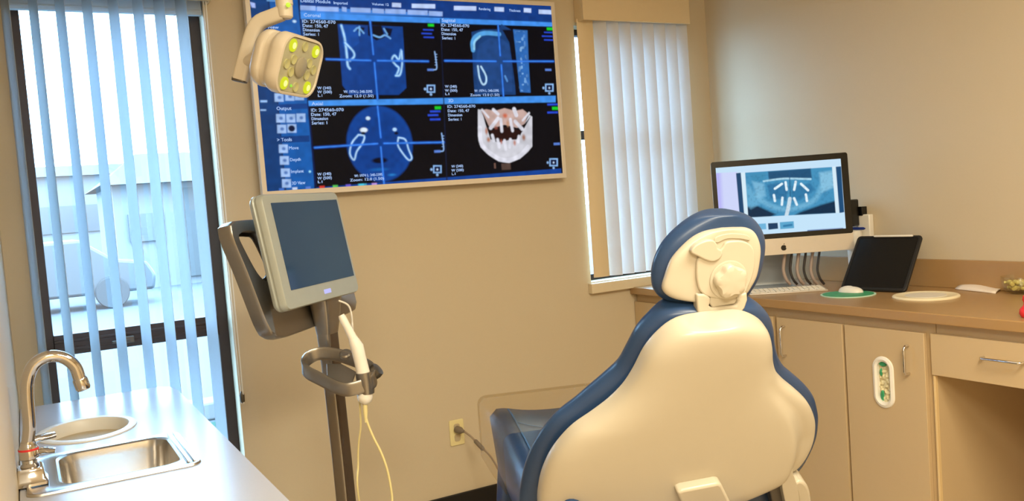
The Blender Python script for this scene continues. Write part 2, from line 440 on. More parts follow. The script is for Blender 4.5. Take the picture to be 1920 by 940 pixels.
mb.build('cabinet_body', M['cab'], ct, bevel=.002)
# oval chute ring
oc = thing('waste_chute', 'oval white trim ring with beige inside, set in the white counter behind the sink', 'waste chute', (ov.x, ov.y, CZ))
mb = MB()
prof = [(1.16, .0), (1.16, .003), (1.10, .006), (.98, .005), (.95, .0), (.94, -.035)]
secs = [ell(ov, OA*p, OB*p, CZ+h, 48) for p, h in prof]
mb.loft(secs, caps=False).build('trim_ring', M['white_pl'], oc)
secs = [ell(ov, OA*.945, OB*.94, CZ-.034, 48), ell(ov, OA*.90, OB*.89, CZ-.034, 48), ell(ov, OA*.5, OB*.5, CZ-.04, 48), ell(ov, .002, .002, CZ-.042, 48)]
MB().loft(secs, caps=False).build('flap', M['cream_dk'], oc)
# sink
sk = thing('sink', 'small stainless steel drop-in sink in the white counter at lower left', 'sink', ((SX0+SX1)/2, (SY0+SY1)/2, CZ))
def rr(x0, x1, y0, y1, r, z, n=6): return [Vector(((x0+x1)/2+a, (y0+y1)/2+b, z)) for a, b in rrect(x1-x0, y1-y0, r, n)]
mb = MB()
secs = [rr(SX0, SX1, SY0, SY1, .03, CZ+.0005), rr(SX0+.002, SX1-.002, SY0+.002, SY1-.002, .03, CZ+.005), rr(SX0+.008, SX1-.008, SY0+.008, SY1-.008, .027, CZ+.006), rr(SX0+.013, SX1-.013, SY0+.013, SY1-.013, .024, CZ+.003),
        rr(BX0-.014, BX1+.014, BY0-.012, BY1+.012, .055, CZ+.003), rr(BX0-.006, BX1+.006, BY0-.006, BY1+.006, .052, CZ+.005), rr(BX0, BX1, BY0, BY1, .05, CZ+.001)]
mb.loft(secs, caps=False).build('sink_rim', M['steel'], sk)
secs = [rr(BX0, BX1, BY0, BY1, .05, CZ+.001), rr(BX0+.004, BX1-.004, BY0+.004, BY1-.004, .05, CZ-.02), rr(BX0+.012, BX1-.012, BY0+.012, BY1-.012, .048, CZ-.12), rr(BX0+.025, BX1-.025, BY0+.025, BY1-.025, .04, CZ-.14), rr(BX0+.07, BX1-.07, BY0+.07, BY1-.07, .02, CZ-.145)]
mb = MB().loft(secs, caps=False); k = len(mb.v); mb.f.append(tuple(range(k-28, k)))
mb.build('bowl', M['steel'], sk)
# ridges on the right ledge
lx = (BX1+SX1)/2
for q_ in (-.010, .004): MB().box((lx+q_-.003, SY0+.02, CZ+.003), (lx+q_+.003, SY1-.02, CZ+.0085)).build('ledge_ridge', M['steel'], sk, bevel=.002)
MB().lathe([(.001, 0), (.02, 0), (.024, .003), (.022, .004)], Vector(((BX0+BX1)/2, (BY0+BY1)/2, CZ-.1445))).build('drain', M['chrome'], sk)

# faucet
fb = onZ(60, 905, CZ+.006)
fx, fy = fb.x, fb.y
fa = thing('faucet', 'chrome gooseneck faucet with lever handles standing on the sink ledge', 'faucet', (fx, fy, CZ+.005))
dep = Vector((fx, fy, 0)).length
fb0 = CZ+.0055
mb = MB(); secs = []
for s_, z in ((1, 0), (1, .006), (.86, .012), (.80, .034), (.72, .040)):
    secs.append([Vector((fx+a*s_, fy+b_*s_, fb0+z)) for a, b_ in rrect(.070, .078, .007, 3)])
mb.loft(secs).build('faucet_base', M['chrome'], fa)
MB().lathe([(.019, .038), (.021, .042), (.016, .048), (.017, .056), (.0215, .060), (.0215, .085), (.017, .092), (.0155, .10)], Vector((fx, fy, fb0)), seg=28).build('valve_body', M['chrome'], fa)
MB().lathe([(.0218, .079), (.0221, .080), (.0221, .083), (.0218, .084)], Vector((fx, fy, fb0)), seg=28).build('temperature_ring', M['red'], fa)
def F3(px, py, y=None): return onY(px, py, fy)
gp = [F3(x, y) for x, y in ((58, 846), (55, 800), (51, 745), (52, 712), (64, 684), (90, 669), (118, 671), (140, 687), (150, 712))]
gp[0] = Vector((fx, fy, fb0+.095))
gp = [Vector((gp[0].x+(p.x-gp[0].x), fy, p.z)) for p in gp]
rad_ = .0145
MB().tube(smooth_path(gp, 8), rad_, 18).build('spout', M['chrome'], fa)
ax = unit(gp[-1]-gp[-2])
MB().lathe([(.0148, -.004), (.017, 0), (.017, .022), (.0145, .027), (.004, .027)], gp[-1], ax, 24).build('aerator', M['chrome'], fa)
hp = Vector((fx, fy, fb0+.072))
p1, p2 = F3(62, 858), F3(88, 862)
MB().tube([hp+Vector((.016, 0, 0)), hp+Vector((.028, -.001, .001)), hp+Vector((.044, -.002, -.002)), hp+Vector((.056, -.003, -.004))], [(.009, .008), (.013, .008), (.017, .007), (.013, .006)], 12).build('lever', M['chrome'], fa)
MB().tube([hp+Vector((.006, .012, .024)), hp+Vector((.02, .02, .026)), hp+Vector((.045, .03, .026)), hp+Vector((.058, .034, .026))], [(.008, .007), (.012, .008), (.016, .008), (.013, .007)], 12).build('lever', M['chrome'], fa)

# ================================================================== SCREEN RASTER
class Screen:
    """flat emissive mesh whose vertices carry the picture shown on a display"""
    def __init__(s, o, ex, ey, n, W, Hh, nx, ny):
        s.o, s.ex, s.ey, s.n, s.W, s.H, s.nx, s.ny = o, ex, ey, n, W, Hh, nx, ny   # o = centre
        u = np.linspace(-W/2, W/2, nx); v = np.linspace(Hh/2, -Hh/2, ny)
        s.U, s.V = np.meshgrid(u, v); s.c = np.zeros((ny, nx, 3))
        s.px = W/nx
    def T(s, x, y):
        p = onP(x, y, s.o, s.n)-s.o; return (p.dot(s.ex), p.dot(s.ey))
    def blend(s, a, col):
        col = np.array(lin(col)); a = np.clip(a, 0, 1)[..., None]; s.c[:] = s.c*(1-a)+col*a
    def rect(s, p, q, col, al=1, blur=None):
        (x0, y0), (x1, y1) = s.T(*p), s.T(*q)
        x0, x1 = min(x0, x1), max(x0, x1); y0, y1 = min(y0, y1), max(y0, y1); b = blur or s.px
        d = np.maximum(np.maximum(x0-s.U, s.U-x1), np.maximum(y0-s.V, s.V-y1)); s.blend(al*np.clip(.5-d/b, 0, 1), col)
    def poly(s, pts, col, al=1, blur=None):
        P = [s.T(*p) for p in pts]; b = blur or s.px; d2 = np.full(s.U.shape, 1e9); ins = np.zeros(s.U.shape, bool)
        for (ax_, ay), (bx, by) in zip(P, P[1:]+P[:1]):
            ex, ey = bx-ax_, by-ay; t = np.clip(((s.U-ax_)*ex+(s.V-ay)*ey)/(ex*ex+ey*ey+1e-12), 0, 1)
            d2 = np.minimum(d2, (s.U-ax_-t*ex)**2+(s.V-ay-t*ey)**2)
            cnd = ((ay > s.V) != (by > s.V)); xx = ax_+(s.V-ay)*ex/(ey if abs(ey) > 1e-9 else 1e-9); ins ^= cnd & (s.U < xx)
        d = np.sqrt(d2)*np.where(ins, -1, 1); s.blend(al*np.clip(.5-d/b, 0, 1), col)
    def line(s, pts, w_, col, al=1, blur=None):
        if len(pts) > 2: pts = [(q.x, q.y) for q in smooth_path([Vector((p[0], p[1], 0)) for p in pts], 4)]
        P = [s.T(*p) for p in pts]; b = blur or s.px*1.3; d2 = np.full(s.U.shape, 1e9); k = abs(s.T(700, 200)[0]-s.T(701, 200)[0]) if False else s.k
        for (ax_, ay), (bx, by) in zip(P, P[1:]):
            ex, ey = bx-ax_, by-ay; t = np.clip(((s.U-ax_)*ex+(s.V-ay)*ey)/(ex*ex+ey*ey+1e-12), 0, 1)
            d2 = np.minimum(d2, (s.U-ax_-t*ex)**2+(s.V-ay-t*ey)**2)
        d = np.sqrt(d2)-w_*k/2; s.blend(al*np.clip(.5-d/b, 0, 1), col)
    def blob(s, x, y, rx, ry, col, al=1, soft=.5, ang=0):
        cx, cy = s.T(x, y); ca, sa = math.cos(R(ang)), math.sin(R(ang)); du, dv = s.U-cx, s.V-cy
        a_, b_ = (du*ca+dv*sa)/(rx*s.k), (-du*sa+dv*ca)/(ry*s.k); r_ = np.sqrt(a_*a_+b_*b_)
        s.blend(al*np.clip((1-r_)/soft, 0, 1), col)
    def noise(s, cells, seed):
        r_ = np.random.RandomState(seed); g = r_.rand(cells+2, int(cells*1.8)+2)
        yy = np.linspace(0, cells, s.ny); xx = np.linspace(0, int(cells*1.8), s.nx)
        yi, xi = yy.astype(int), xx.astype(int); fy_, fx_ = (yy-yi)[:, None], (xx-xi)[None, :]
        fy_ = fy_*fy_*(3-2*fy_); fx_ = fx_*fx_*(3-2*fx_)
        a = g[np.ix_(yi, xi)]; b = g[np.ix_(yi, xi+1)]; c_ = g[np.ix_(yi+1, xi)]; d_ = g[np.ix_(yi+1, xi+1)]
        return (a*(1-fx_)+b*fx_)*(1-fy_)+(c_*(1-fx_)+d_*fx_)*fy_
    def soften(s, n=1):
        for _ in range(n):
            p = np.pad(s.c, ((1, 1), (1, 1), (0, 0)), 'edge'); s.c = (p[1:-1, 1:-1]*2+p[:-2, 1:-1]+p[2:, 1:-1]+p[1:-1, :-2]+p[1:-1, 2:])/6
    def build(s, name, parent, strength):
        ny, nx = s.ny, s.nx; base = world_loc(parent); off = s.o-base
        P = np.array(off)[None, None]+s.U[..., None]*np.array(s.ex)+s.V[..., None]*np.array(s.ey)
        me = bpy.data.meshes.new(name); nv = nx*ny
        me.vertices.add(nv); me.vertices.foreach_set('co', P.reshape(-1).astype(np.float32))
        i = np.arange(nv).reshape(ny, nx); q = np.stack([i[1:, :-1], i[1:, 1:], i[:-1, 1:], i[:-1, :-1]], -1).reshape(-1, 4)
        nf = len(q); me.loops.add(nf*4); me.loops.foreach_set('vertex_index', q.reshape(-1)); me.polygons.add(nf)
        me.polygons.foreach_set('loop_start', np.arange(nf)*4); me.update(calc_edges=True)
        at = me.color_attributes.new('picture', 'FLOAT_COLOR', 'POINT')
        at.data.foreach_set('color', np.concatenate([s.c, np.ones((ny, nx, 1))], -1).reshape(-1).astype(np.float32))
        m = bpy.data.materials.new(name+'_picture'); m.use_nodes = True; nt = m.node_tree; b = nt.nodes['Principled BSDF']
        a = nt.nodes.new('ShaderNodeAttribute'); a.attribute_name = 'picture'
        b.inputs['Base Color'].default_value = (.004, .004, .005, 1); b.inputs['Roughness'].default_value = .3; b.inputs['Specular IOR Level'].default_value = .08
        nt.links.new(a.outputs['Color'], b.inputs['Emission Color']); b.inputs['Emission Strength'].default_value = strength
        me.materials.append(m); o = bpy.data.objects.new(name, me); C.objects.link(o); o.parent = parent; return o
def write(scr, t_, x, y, h, wide, col, SS=3):
    """set lettering into the picture of a display"""
    cu = bpy.data.curves.new('t', 'FONT'); cu.body = t_; cu.size = 1.0; cu.resolution_u = 2
    ob = bpy.data.objects.new('t', cu); C.objects.link(ob); dg = bpy.context.evaluated_depsgraph_get()
    me = bpy.data.meshes.new_from_object(ob.evaluated_get(dg)); bpy.data.objects.remove(ob)
    u0, v0 = scr.T(x, y); k = h*scr.k/.7; kx = wide*scr.k/max(v.co.x for v in me.vertices)
    P = [((u0+v.co.x*kx+scr.W/2)/scr.W*(scr.nx-1)*SS, (scr.H/2-v0-v.co.y*k)/scr.H*(scr.ny-1)*SS) for v in me.vertices]
    xs_ = [p[0] for p in P]; ys_ = [p[1] for p in P]
    X0, X1, Y0, Y1 = int(min(xs_)//SS)-1, int(max(xs_)//SS)+2, int(min(ys_)//SS)-1, int(max(ys_)//SS)+2
    gx_, gy_ = np.meshgrid(np.arange(X0*SS, X1*SS)+.5, np.arange(Y0*SS, Y1*SS)+.5); mk = np.zeros(gx_.shape, bool)
    me.calc_loop_triangles()
    for tr_ in me.loop_triangles:
        (ax_, ay), (bx, by), (cx_, cy_) = [P[i] for i in tr_.vertices]
        d = (bx-ax_)*(cy_-ay)-(cx_-ax_)*(by-ay)
        if abs(d) < 1e-9: continue
        w1_ = ((gx_-ax_)*(cy_-ay)-(cx_-ax_)*(gy_-ay))/d; w2_ = ((bx-ax_)*(gy_-ay)-(gx_-ax_)*(by-ay))/d
        mk |= (w1_ >= 0) & (w2_ >= 0) & (w1_+w2_ <= 1)
    bpy.data.meshes.remove(me)
    cov = mk.reshape(Y1-Y0, SS, X1-X0, SS).mean((1, 3)); full = np.zeros((scr.ny, scr.nx))
    ya, yb, xa_, xb_ = max(Y0, 0), min(Y1, scr.ny), max(X0, 0), min(X1, scr.nx)
    if yb > ya and xb_ > xa_: full[ya:yb, xa_:xb_] = cov[ya-Y0:yb-Y0, xa_-X0:xb_-X0]
    scr.blend(full*1.6, col)

# ================================================================== WALL TELEVISION
TY = 3.545
tv = thing('wall_television', 'large wall-mounted television with silver frame showing four dental scan views', 'television', (1.6, TY, 1.5))
tr = onY(1034.5, 11.7, TY); brc = onY(1052.5, 324.7, TY); blc = onY(502.5, 359.5, TY)
sx_l = (blc.x+onY(466, 0, TY).x)/2; sx_r = (tr.x+brc.x)/2; sz_t = tr.z; sz_b = (brc.z+blc.z)/2
SW, SH = sx_r-sx_l, sz_t-sz_b
scen = Vector(((sx_l+sx_r)/2, TY, (sz_t+sz_b)/2))
S = Screen(scen+Vector((0, -.0006, 0)), Vector((1, 0, 0)), Z3, Vector((0, 1, 0)), SW, SH, 700, 420)
S.nn = Vector((0, -1, 0)); S.k = SW/560.0
S.c[:] = np.array(lin((4, 4, 12)))
A = S
A.rect((460, -60), (1050, 400), (4, 5, 14))
# top tool bar, side panels
A.poly([(455, -60), (1040, -60), (1036, 42), (563, 27)], (14, 58, 132))
A.poly([(455, -60), (560, -60), (590, 360), (505, 362)], (18, 90, 170))
A.poly([(455, -60), (500, -60), (536, 360), (500, 362)], (10, 60, 120))
A.line([(500, -40), (536, 362)], 2, (6, 40, 90))
A.line([(560, 0), (592, 350)], 3, (3, 22, 70))
A.poly([(563, 12), (826, 26), (826, 31), (563, 24)], (60, 130, 220))
A.poly([(563, 23), (1036, 42), (1037, 50), (564, 35.5)], (66, 144, 236))
A.poly([(578, 189), (1042, 179.5), (1042, 192), (579, 199)], (66, 146, 236))
A.poly([(592, 352), (1052, 316), (1053, 328), (592, 362)], (14, 66, 150))
for a_, b_, c__ in ((563, 592, 10), (594, 635, 12), (641, 650, 12.5), (657, 695, 14), (698, 720, 15.5), (722, 761, 16.5), (764, 802, 18.5), (804, 830, 20.5)):
    A.poly([(a_, c__), (b_, c__+1.4), (b_, c__+10), (a_, c__+8.6)], (150, 180, 238))
for a_, b_, c__ in ((735, 752, 5), (772, 816, 7), (851, 893, 11), (927, 945, 13), (982, 996, 15), (1010, 1034, 18)):
    A.poly([(a_, c__), (b_, c__+.8), (b_, c__+9), (a_, c__+8)], (190, 210, 250))
for xx in (462, 510, 520):
    pass
A.poly([(467, 3), (478, 6), (479, 15), (472, 14)], (170, 190, 250))
A.rect((500, 0), (520, 3), (120, 180, 240))
# vertical separators
A.line([(826, 36), (838, 340)], 2, (14, 26, 56))
# cross lines
BL_ = (28, 92, 215)
A.poly([(633, 45), (755, 50), (762, 165), (748, 178), (655, 178), (642, 160)], (10, 62, 140))         # coronal body
A.poly([(640, 48), (668, 48), (674, 80), (655, 95), (643, 90)], (16, 74, 160))
A.poly([(690, 48), (715, 48), (722, 70), (706, 76), (690, 66)], (4, 8, 26), blur=.004)
A.poly([(668, 50), (684, 52), (680, 62), (672, 60)], (4, 12, 40), blur=.004)
A.poly([(722, 52), (736, 54), (732, 68), (724, 66)], (4, 12, 40), blur=.004)
for pts, wd in (([(640, 48), (646, 70), (650, 100), (652, 122), (656, 129)], 3.5), ([(647, 80), (662, 96), (664, 106), (656, 114)], 3), ([(752, 94), (748, 112), (740, 104), (735, 112), (742, 122), (748, 128), (744, 140)], 3), ([(753, 96), (754, 120), (750, 140), (742, 142)], 3)):
    A.line(pts, wd+3, (50, 120, 210), .6); A.line(pts, wd, (168, 214, 250))
for pts in ([(664, 58), (672, 52), (682, 62)], [(700, 66), (712, 70), (722, 66), (732, 72)], [(720, 54), (726, 64)], [(674, 50), (674, 66)]):
    A.line(pts, 3, (120, 180, 240), .85)
A.poly([(884, 60), (905, 55), (935, 55), (940, 45), (962, 58), (967, 178), (890, 178), (888, 150)], (22, 62, 118))   # sagittal
A.poly([(898, 84), (918, 72), (940, 72), (955, 84), (960, 110), (960, 172), (898, 172), (890, 130)], (30, 70, 130))
A.poly([(942, 56), (962, 56), (966, 110), (975, 140), (976, 178), (968, 178), (962, 130), (955, 80)], (6, 8, 22), blur=.004)
A.poly([(962, 55), (989, 57), (991, 110), (995, 174), (975, 173), (968, 110)], (44, 104, 180))
A.line([(887, 94), (886, 80), (893, 68), (910, 62), (936, 64)], 8, (90, 170, 235), .9, .004); A.line([(889, 92), (890, 78), (900, 68)], 4, (150, 214, 250))
A.line([(896, 124), (899, 145), (905, 158), (911, 155), (911, 142), (902, 125)], 3.5, (180, 220, 250))
A.line([(947, 143), (951, 152)], 4, (90, 150, 220), .9)
nz = A.noise(60, 3)
m_ = (nz > .62)*.35
cx, cy = A.T(979, 115); reg = np.clip(1-np.abs(A.U-cx)/(12*A.k), 0, 1)*(np.abs(A.V-cy) < 55*A.k); A.blend(m_*reg*2, (150, 200, 245))
A.blob(713, 270, 61, 66, (8, 66, 150), 1, .06, 0)            # axial
A.blob(713, 270, 56, 60, (6, 60, 138), 1, .3, 0)
for pts in ([(672, 253), (660, 268), (656, 288), (664, 300), (669, 284), (680, 268), (683, 255), (672, 253)], [(747, 258), (760, 262), (766, 280), (772, 296), (766, 300), (754, 286), (746, 272), (747, 258)]):
    A.line(pts, 5, (60, 130, 215), .6); A.line(pts, 2.5, (180, 216, 250))
A.blob(690, 222, 5, 4, (210, 235, 255), 1, .5); A.blob(682, 244, 8, 5, (225, 240, 255), 1, .4); A.blob(740, 243, 5, 4, (170, 210, 250), 1, .5)
A.blob(681, 250, 5, 3, (2, 5, 25)); A.blob(743, 250, 5, 3, (2, 5, 25))
A.blob(712, 301, 17, 6, (1, 4, 26), 1, .4); A.blob(712, 318, 22, 4, (20, 110, 190), .7, .8); A.blob(735, 328, 10, 3, (40, 140, 215), .7, .8)
for p, q in (((612, 111), (695, 113.5)), ((708, 113.8), (803, 115)), ((834, 114), (930, 115)), ((944, 115), (1038, 115)),
             ((590, 277), (708, 269.5)), ((720, 269), (832, 267)), ((694, 40), (700, 102)), ((702, 118), (708, 186)), ((708, 200), (714, 258)), ((714, 276), (720, 345)), ((934, 48), (938, 104)), ((940, 122), (944, 180))):
    A.line([p, q], 5, (20, 80, 200), .5); A.line([p, q], 2.4, (58, 134, 238))
# rulers and dials
for bx, by in ((815, 97), (1036, 97), (828, 250), (1052, 236)):
    if bx < 1030: A.line([(bx, by), (bx+4, by+30), (bx-2, by+34)], 2, (150, 190, 245)); [A.line([(bx+1, by+5*k_), (bx+4, by+5*k_)], 1.2, (150, 190, 245)) for k_ in range(1, 6)]
    A.rect((bx-14, by+32), (bx-2, by+36), (90, 130, 215))
for cx_, cy_ in ((808, 167), (1030, 165), (820, 318), (1038, 305)):
    A.poly([(cx_-8, cy_-8), (cx_+8, cy_-8), (cx_+8, cy_+7), (cx_-8, cy_+7)], (140, 186, 240)); A.poly([(cx_-5.5, cy_-5.5), (cx_+5.5, cy_-5.5), (cx_+5.5, cy_+4.5), (cx_-5.5, cy_+4.5)], (6, 18, 60))
    A.blob(cx_, cy_, 2.5, 2.5, (200, 225, 255)); A.blob(cx_-11, cy_, 3, 3, (150, 190, 240)); A.blob(cx_, cy_+10, 3, 3, (150, 190, 240))
for gx, gy in ((808, 47), (1031, 54), (821, 202), (1041, 203)): A.rect((gx-6, gy-2.5), (gx+6, gy+3), (20, 205, 40))
for gx, gy in ((803, 56), (800, 63), (804, 70), (1030, 61), (1026, 68), (1030, 75), (816, 209), (812, 216), (816, 224), (1036, 196), (1036, 211)):
    A.rect((gx-10, gy-1.6), (gx+10, gy+1.6), (40, 80, 225), .85, .002)
# 3D jaw
bone = (226, 208, 196)
A.poly([(896, 205), (903, 206), (910, 232), (920, 262), (935, 258), (960, 258), (975, 256), (984, 232), (992, 215), (998, 219), (998, 275), (990, 285), (975, 298), (955, 306), (935, 303), (915, 290), (901, 276), (896, 255)], (205, 205, 214), 1, .002)
A.poly([(902, 207), (912, 205), (928, 208), (946, 203), (966, 208), (980, 205), (990, 213), (984, 232), (970, 240), (946, 234), (926, 240), (914, 236)], (196, 166, 158), 1, .003)
A.poly([(902, 208), (908, 222), (914, 240), (922, 262), (934, 268), (950, 262), (968, 262), (980, 246), (996, 217), (984, 232), (970, 244), (940, 250), (920, 244), (908, 218)], (10, 6, 10), 1, .002)
A.poly([(918, 246), (940, 238), (960, 240), (978, 246), (970, 258), (950, 264), (930, 262)], (40, 16, 16), 1, .004)
for x_, y_, rx_, ry_, an, col in ((947, 217, 7, 6, 0, (206, 92, 50)), (912, 246, 4, 9, 0, (170, 96, 50)), (916, 262, 5, 6, 0, (186, 110, 60)), (982, 258, 5, 8, 0, (160, 96, 50)), (965, 268, 4, 7, 0, (190, 120, 100)), (940, 266, 3, 6, 0, (170, 90, 70)), (930, 240, 5, 4, 0, (150, 80, 70)), (952, 232, 4, 8, 0, (190, 140, 110))):
    A.blob(x_, y_, rx_, ry_, col, .85, .7, an)
for pts, wd in (([(934, 222), (920, 240)], 7), ([(939, 224), (941, 246)], 6), ([(957, 224), (961, 245)], 6), ([(966, 228), (979, 242)], 7), ([(923, 254), (926, 264)], 6), ([(933, 262), (936, 276)], 6), ([(946, 264), (948, 280)], 6), ([(957, 262), (956, 276)], 6), ([(973, 256), (972, 266)], 6), ([(900, 240), (903, 270), (925, 292), (950, 301), (975, 292), (990, 275)], 8), ([(904, 206), (916, 220)], 4), ([(992, 212), (980, 226)], 4), ([(964, 205), (968, 216)], 8), ([(925, 206), (934, 214)], 6)):
    A.line(pts, wd, (226, 226, 238), .9, .004)
A.rect((926, 306), (930, 316), (110, 80, 70)); A.rect((940, 307), (958, 318), (96, 74, 66), .8, .004)
# side panel icons
for x_, y_ in ((523, 183), (543, 181), (561, 180), (526, 222), (545, 222), (564, 221), (528, 242), (547, 241), (531, 279), (533, 301), (535, 324), (537, 344)):
    A.poly([(x_-8.5, y_-8), (x_+8.5, y_-8), (x_+9, y_+8), (x_-8, y_+8)], (160, 192, 240)); A.blob(x_+1, y_, 4, 3.5, (70, 110, 180), .9)
A.poly([(520, 196), (576, 194), (577, 204), (521, 206)], (10, 60, 130)); A.poly([(524, 256), (580, 254), (581, 266), (525, 268)], (10, 58, 124))
A.blob(547, 241, 6, 5.5, (4, 20, 60), 1, .2)
A.poly([(488, 188), (501, 188), (501, 192), (488, 192)], (150, 190, 240)); A.poly([(488, 205), (499, 205), (499, 208), (488, 208)], (150, 190, 240))
A.blob(552, 40, 4, 3, (190, 225, 255)); A.blob(581, 322, 2.5, 2.5, (160, 230, 255)); A.poly([(500, 57), (557, 57), (558, 64), (500, 64)], (24, 100, 190))
for x_, col in ((604, (220, 60, 50)), (629, (90, 200, 90)), (653, (110, 90, 210)), (678, (60, 200, 235)), (702, (190, 150, 230)), (578, (90, 130, 220)), (553, (200, 215, 245)), (528, (60, 110, 200))):
    A.rect((x_-5, 351-(x_-604)*.055-2), (x_+5, 351-(x_-604)*.055+5), col, 1, .003)
A.rect((671, 345), (688, 353), (90, 210, 235), .5, .003)
A.soften(2); A.c *= (0.84+.3*A.noise(40, 11))[..., None]
def tt(s_, x, y, h=5.5, wide=20): write(A, s_, x, y, h, wide, (176, 206, 255))
tt('Dental Module', 564, 4.5, 5.5, 50); tt('Imported', 626, 8, 4.5, 24); tt('Volume: 12', 698, 10, 4, 30); tt('Rendering', 898, 19, 4.5, 24); tt('Thickness', 955, 22, 4.5, 24)
tt('Coronal', 570, 31.5, 5.5, 28); tt('Sagittal', 829, 41, 5.5, 26); tt('Axial', 585, 198, 5.5, 19); tt('3D', 841, 192, 5.5, 10)
for bx, by in ((567, 43), (827, 50), (583, 210), (839, 203)):
    for k_, (t_, wd) in enumerate((('ID: 274560-070', 56), ('Date: 150, 47', 43), ('Dimension', 28), ('Series: 1', 26))): tt(t_, bx+k_*.7, by+k_*8, 5, wd)
for bx, by in ((645, 175), (890, 173), (665, 333)):
    tt('W: 1974 L: 340-3395', bx, by, 4.5, 50); tt('Zoom: 12.0 (1.50)', bx-8, by+8, 4.5, 60)
for bx, by in ((596, 168), (835, 165), (596, 330), (847, 315)):
    tt('W (340)', bx, by, 4.5, 23); tt('W (500)', bx, by+7.5, 4.5, 24); tt('L1', bx, by+14, 4, 8)
tt('Output', 519, 207, 5.5, 24); tt('> Tools', 520, 266, 5.5, 24); tt('New', 503, 54, 5, 17); tt('Move', 542, 281, 5, 16); tt('Depth', 544, 303, 5, 18); tt('Implant', 546, 325, 5, 21); tt('3D View', 548, 347, 5, 22)
A.build('screen', tv, 1.0)
# frame
bw = .020; of = [(-SW/2-bw, SH/2+bw), (SW/2+bw, SH/2+bw), (SW/2+bw, -SH/2-bw*1.15), (-SW/2-bw, -SH/2-bw*1.15)]
inn = [(-SW/2, SH/2), (SW/2, SH/2), (SW/2, -SH/2), (-SW/2, -SH/2)]
P_ = lambda q, dy: Vector((scen.x+q[0], TY+dy, scen.z+q[1]))
mb = MB(); ring(mb, [P_(q, -.006) for q in of], [P_(q, -.006) for q in inn], Vector((0, .040, 0))); mb.build('bezel', M['tvframe'], tv, bevel=.002)
MB().box((scen.x-SW/2, TY+.001, scen.z-SH/2), (scen.x+SW/2, TY+.033, scen.z+SH/2)).build('back_panel', M['black'], tv, smooth=False)
MB().box((scen.x-.2, TY+.033, scen.z-.2), (scen.x+.2, WY, scen.z+.2)).build('wall_bracket', M['black'], tv, smooth=False)

# ================================================================== OUTLET, PLUG
oc_ = onY(856, 811, WY)
ou = thing('wall_outlet', 'almond wall outlet plate low on the back wall left of the dental chair', 'outlet', (oc_.x, WY, oc_.z-.06))
mb = MB(); mb.prism([Vector((oc_.x+a, WY, oc_.z+b_)) for a, b_ in rrect(.072, .118, .006, 3)], Vector((0, -.006, 0))); mb.build('cover_plate', M['cream_plate'], ou, bevel=.002)
for dz in (.024, -.024):
    mb = MB(); mb.prism([Vector((oc_.x+a, WY-.006, oc_.z+dz+b_)) for a, b_ in rrect(.030, .034, .010, 4)], Vector((0, -.002, 0))); mb.build('socket', M['cream_dk'], ou, bevel=.0006)
MB().lathe([(.003, 0), (.003, .002), (.001, .0025)], Vector((oc_.x, WY-.006, oc_.z)), Vector((0, -1, 0)), 12).build('cover_screw', M['silver'], ou)
pc = onY(859, 806, WY-.02)
pg = thing('power_cord', 'grey plug and cord running from the wall outlet towards the chair', 'power cord', (pc.x, WY-.03, pc.z))
MB().lathe([(.014, 0), (.017, .004), (.016, .028), (.009, .040), (.006, .050)], Vector((pc.x-.004, WY-.0082, pc.z)), unit(Vector((.35, -1, -.1))), 20).build('plug', M['greyplug'], pg)
cp = [Vector((pc.x+.014, WY-.055, pc.z-.005))]+[onY(x, y, yy) for x, y, yy in ((884, 820, 3.53), (897, 834, 3.5), (915, 851, 3.45), (926, 866, 3.4), (950, 905, 3.3))]+[Vector((1.75, 3.0, .05)), Vector((1.72, 2.7, .006))]
MB().tube(smooth_path(cp, 8), .0045, 8).build('cord', M['cord'], pg)
fa_, fb_ = onY(890, 826, 3.515), onY(907, 844, 3.47)
MB().tube([fa_, fa_.lerp(fb_, .1), fa_.lerp(fb_, .9), fb_], [.006, .010, .010, .006], 12).build('inline_filter', M['greyplug'], pg)


# ================================================================== INTRAORAL SCANNER CART
def az(deg): return Vector((math.sin(R(deg)), math.cos(R(deg)), 0))
def quad_frame(deg, tilt):
    """width direction at azimuth deg, face tilted back; returns ex, ey, n(out of the face)"""
    ex = az(deg); n0 = ex.cross(Z3); ey = math.cos(R(tilt))*Z3-math.sin(R(tilt))*n0; return ex, ey, ex.cross(ey)
MC = CAM+ray((487+632+674+540)/4-.5, 464.5)*2.6
mex, mey, mn = quad_frame(45.9, 9.1)
MW, MH = .439, .328
MC = Vector((.755, 2.554, 1.335))
cart = thing('scanner_cart', 'silver dental scanner cart with a tilted touch screen on a slim pole', 'scanner', (.86, 2.62, 0))
mon = MC
# monitor body : rounded slab with bevelled edges
def slab_loft(c, ex, ey, n, steps, seg=6):
    secs = []
    for w_, h_, r_, d in steps: secs.append([c+ex*a+ey*b_+n*d for a, b_ in rrect(w_, h_, r_, seg)])
    return secs
mo = MB().loft(slab_loft(MC, mex, mey, mn, [(MW-.03, MH-.03, .012, -.045), (MW-.012, MH-.012, .018, -.044), (MW, MH, .022, -.036), (MW+.002, MH+.002, .023, -.030), (MW-.006, MH-.006, .02, -.027), (MW-.006, MH-.006, .02, -.022), (MW+.002, MH+.002, .023, -.019), (MW, MH, .022, -.006), (MW-.006, MH-.006, .019, 0)])).build('monitor_body', M['pale_silver'], cart, angle=30)
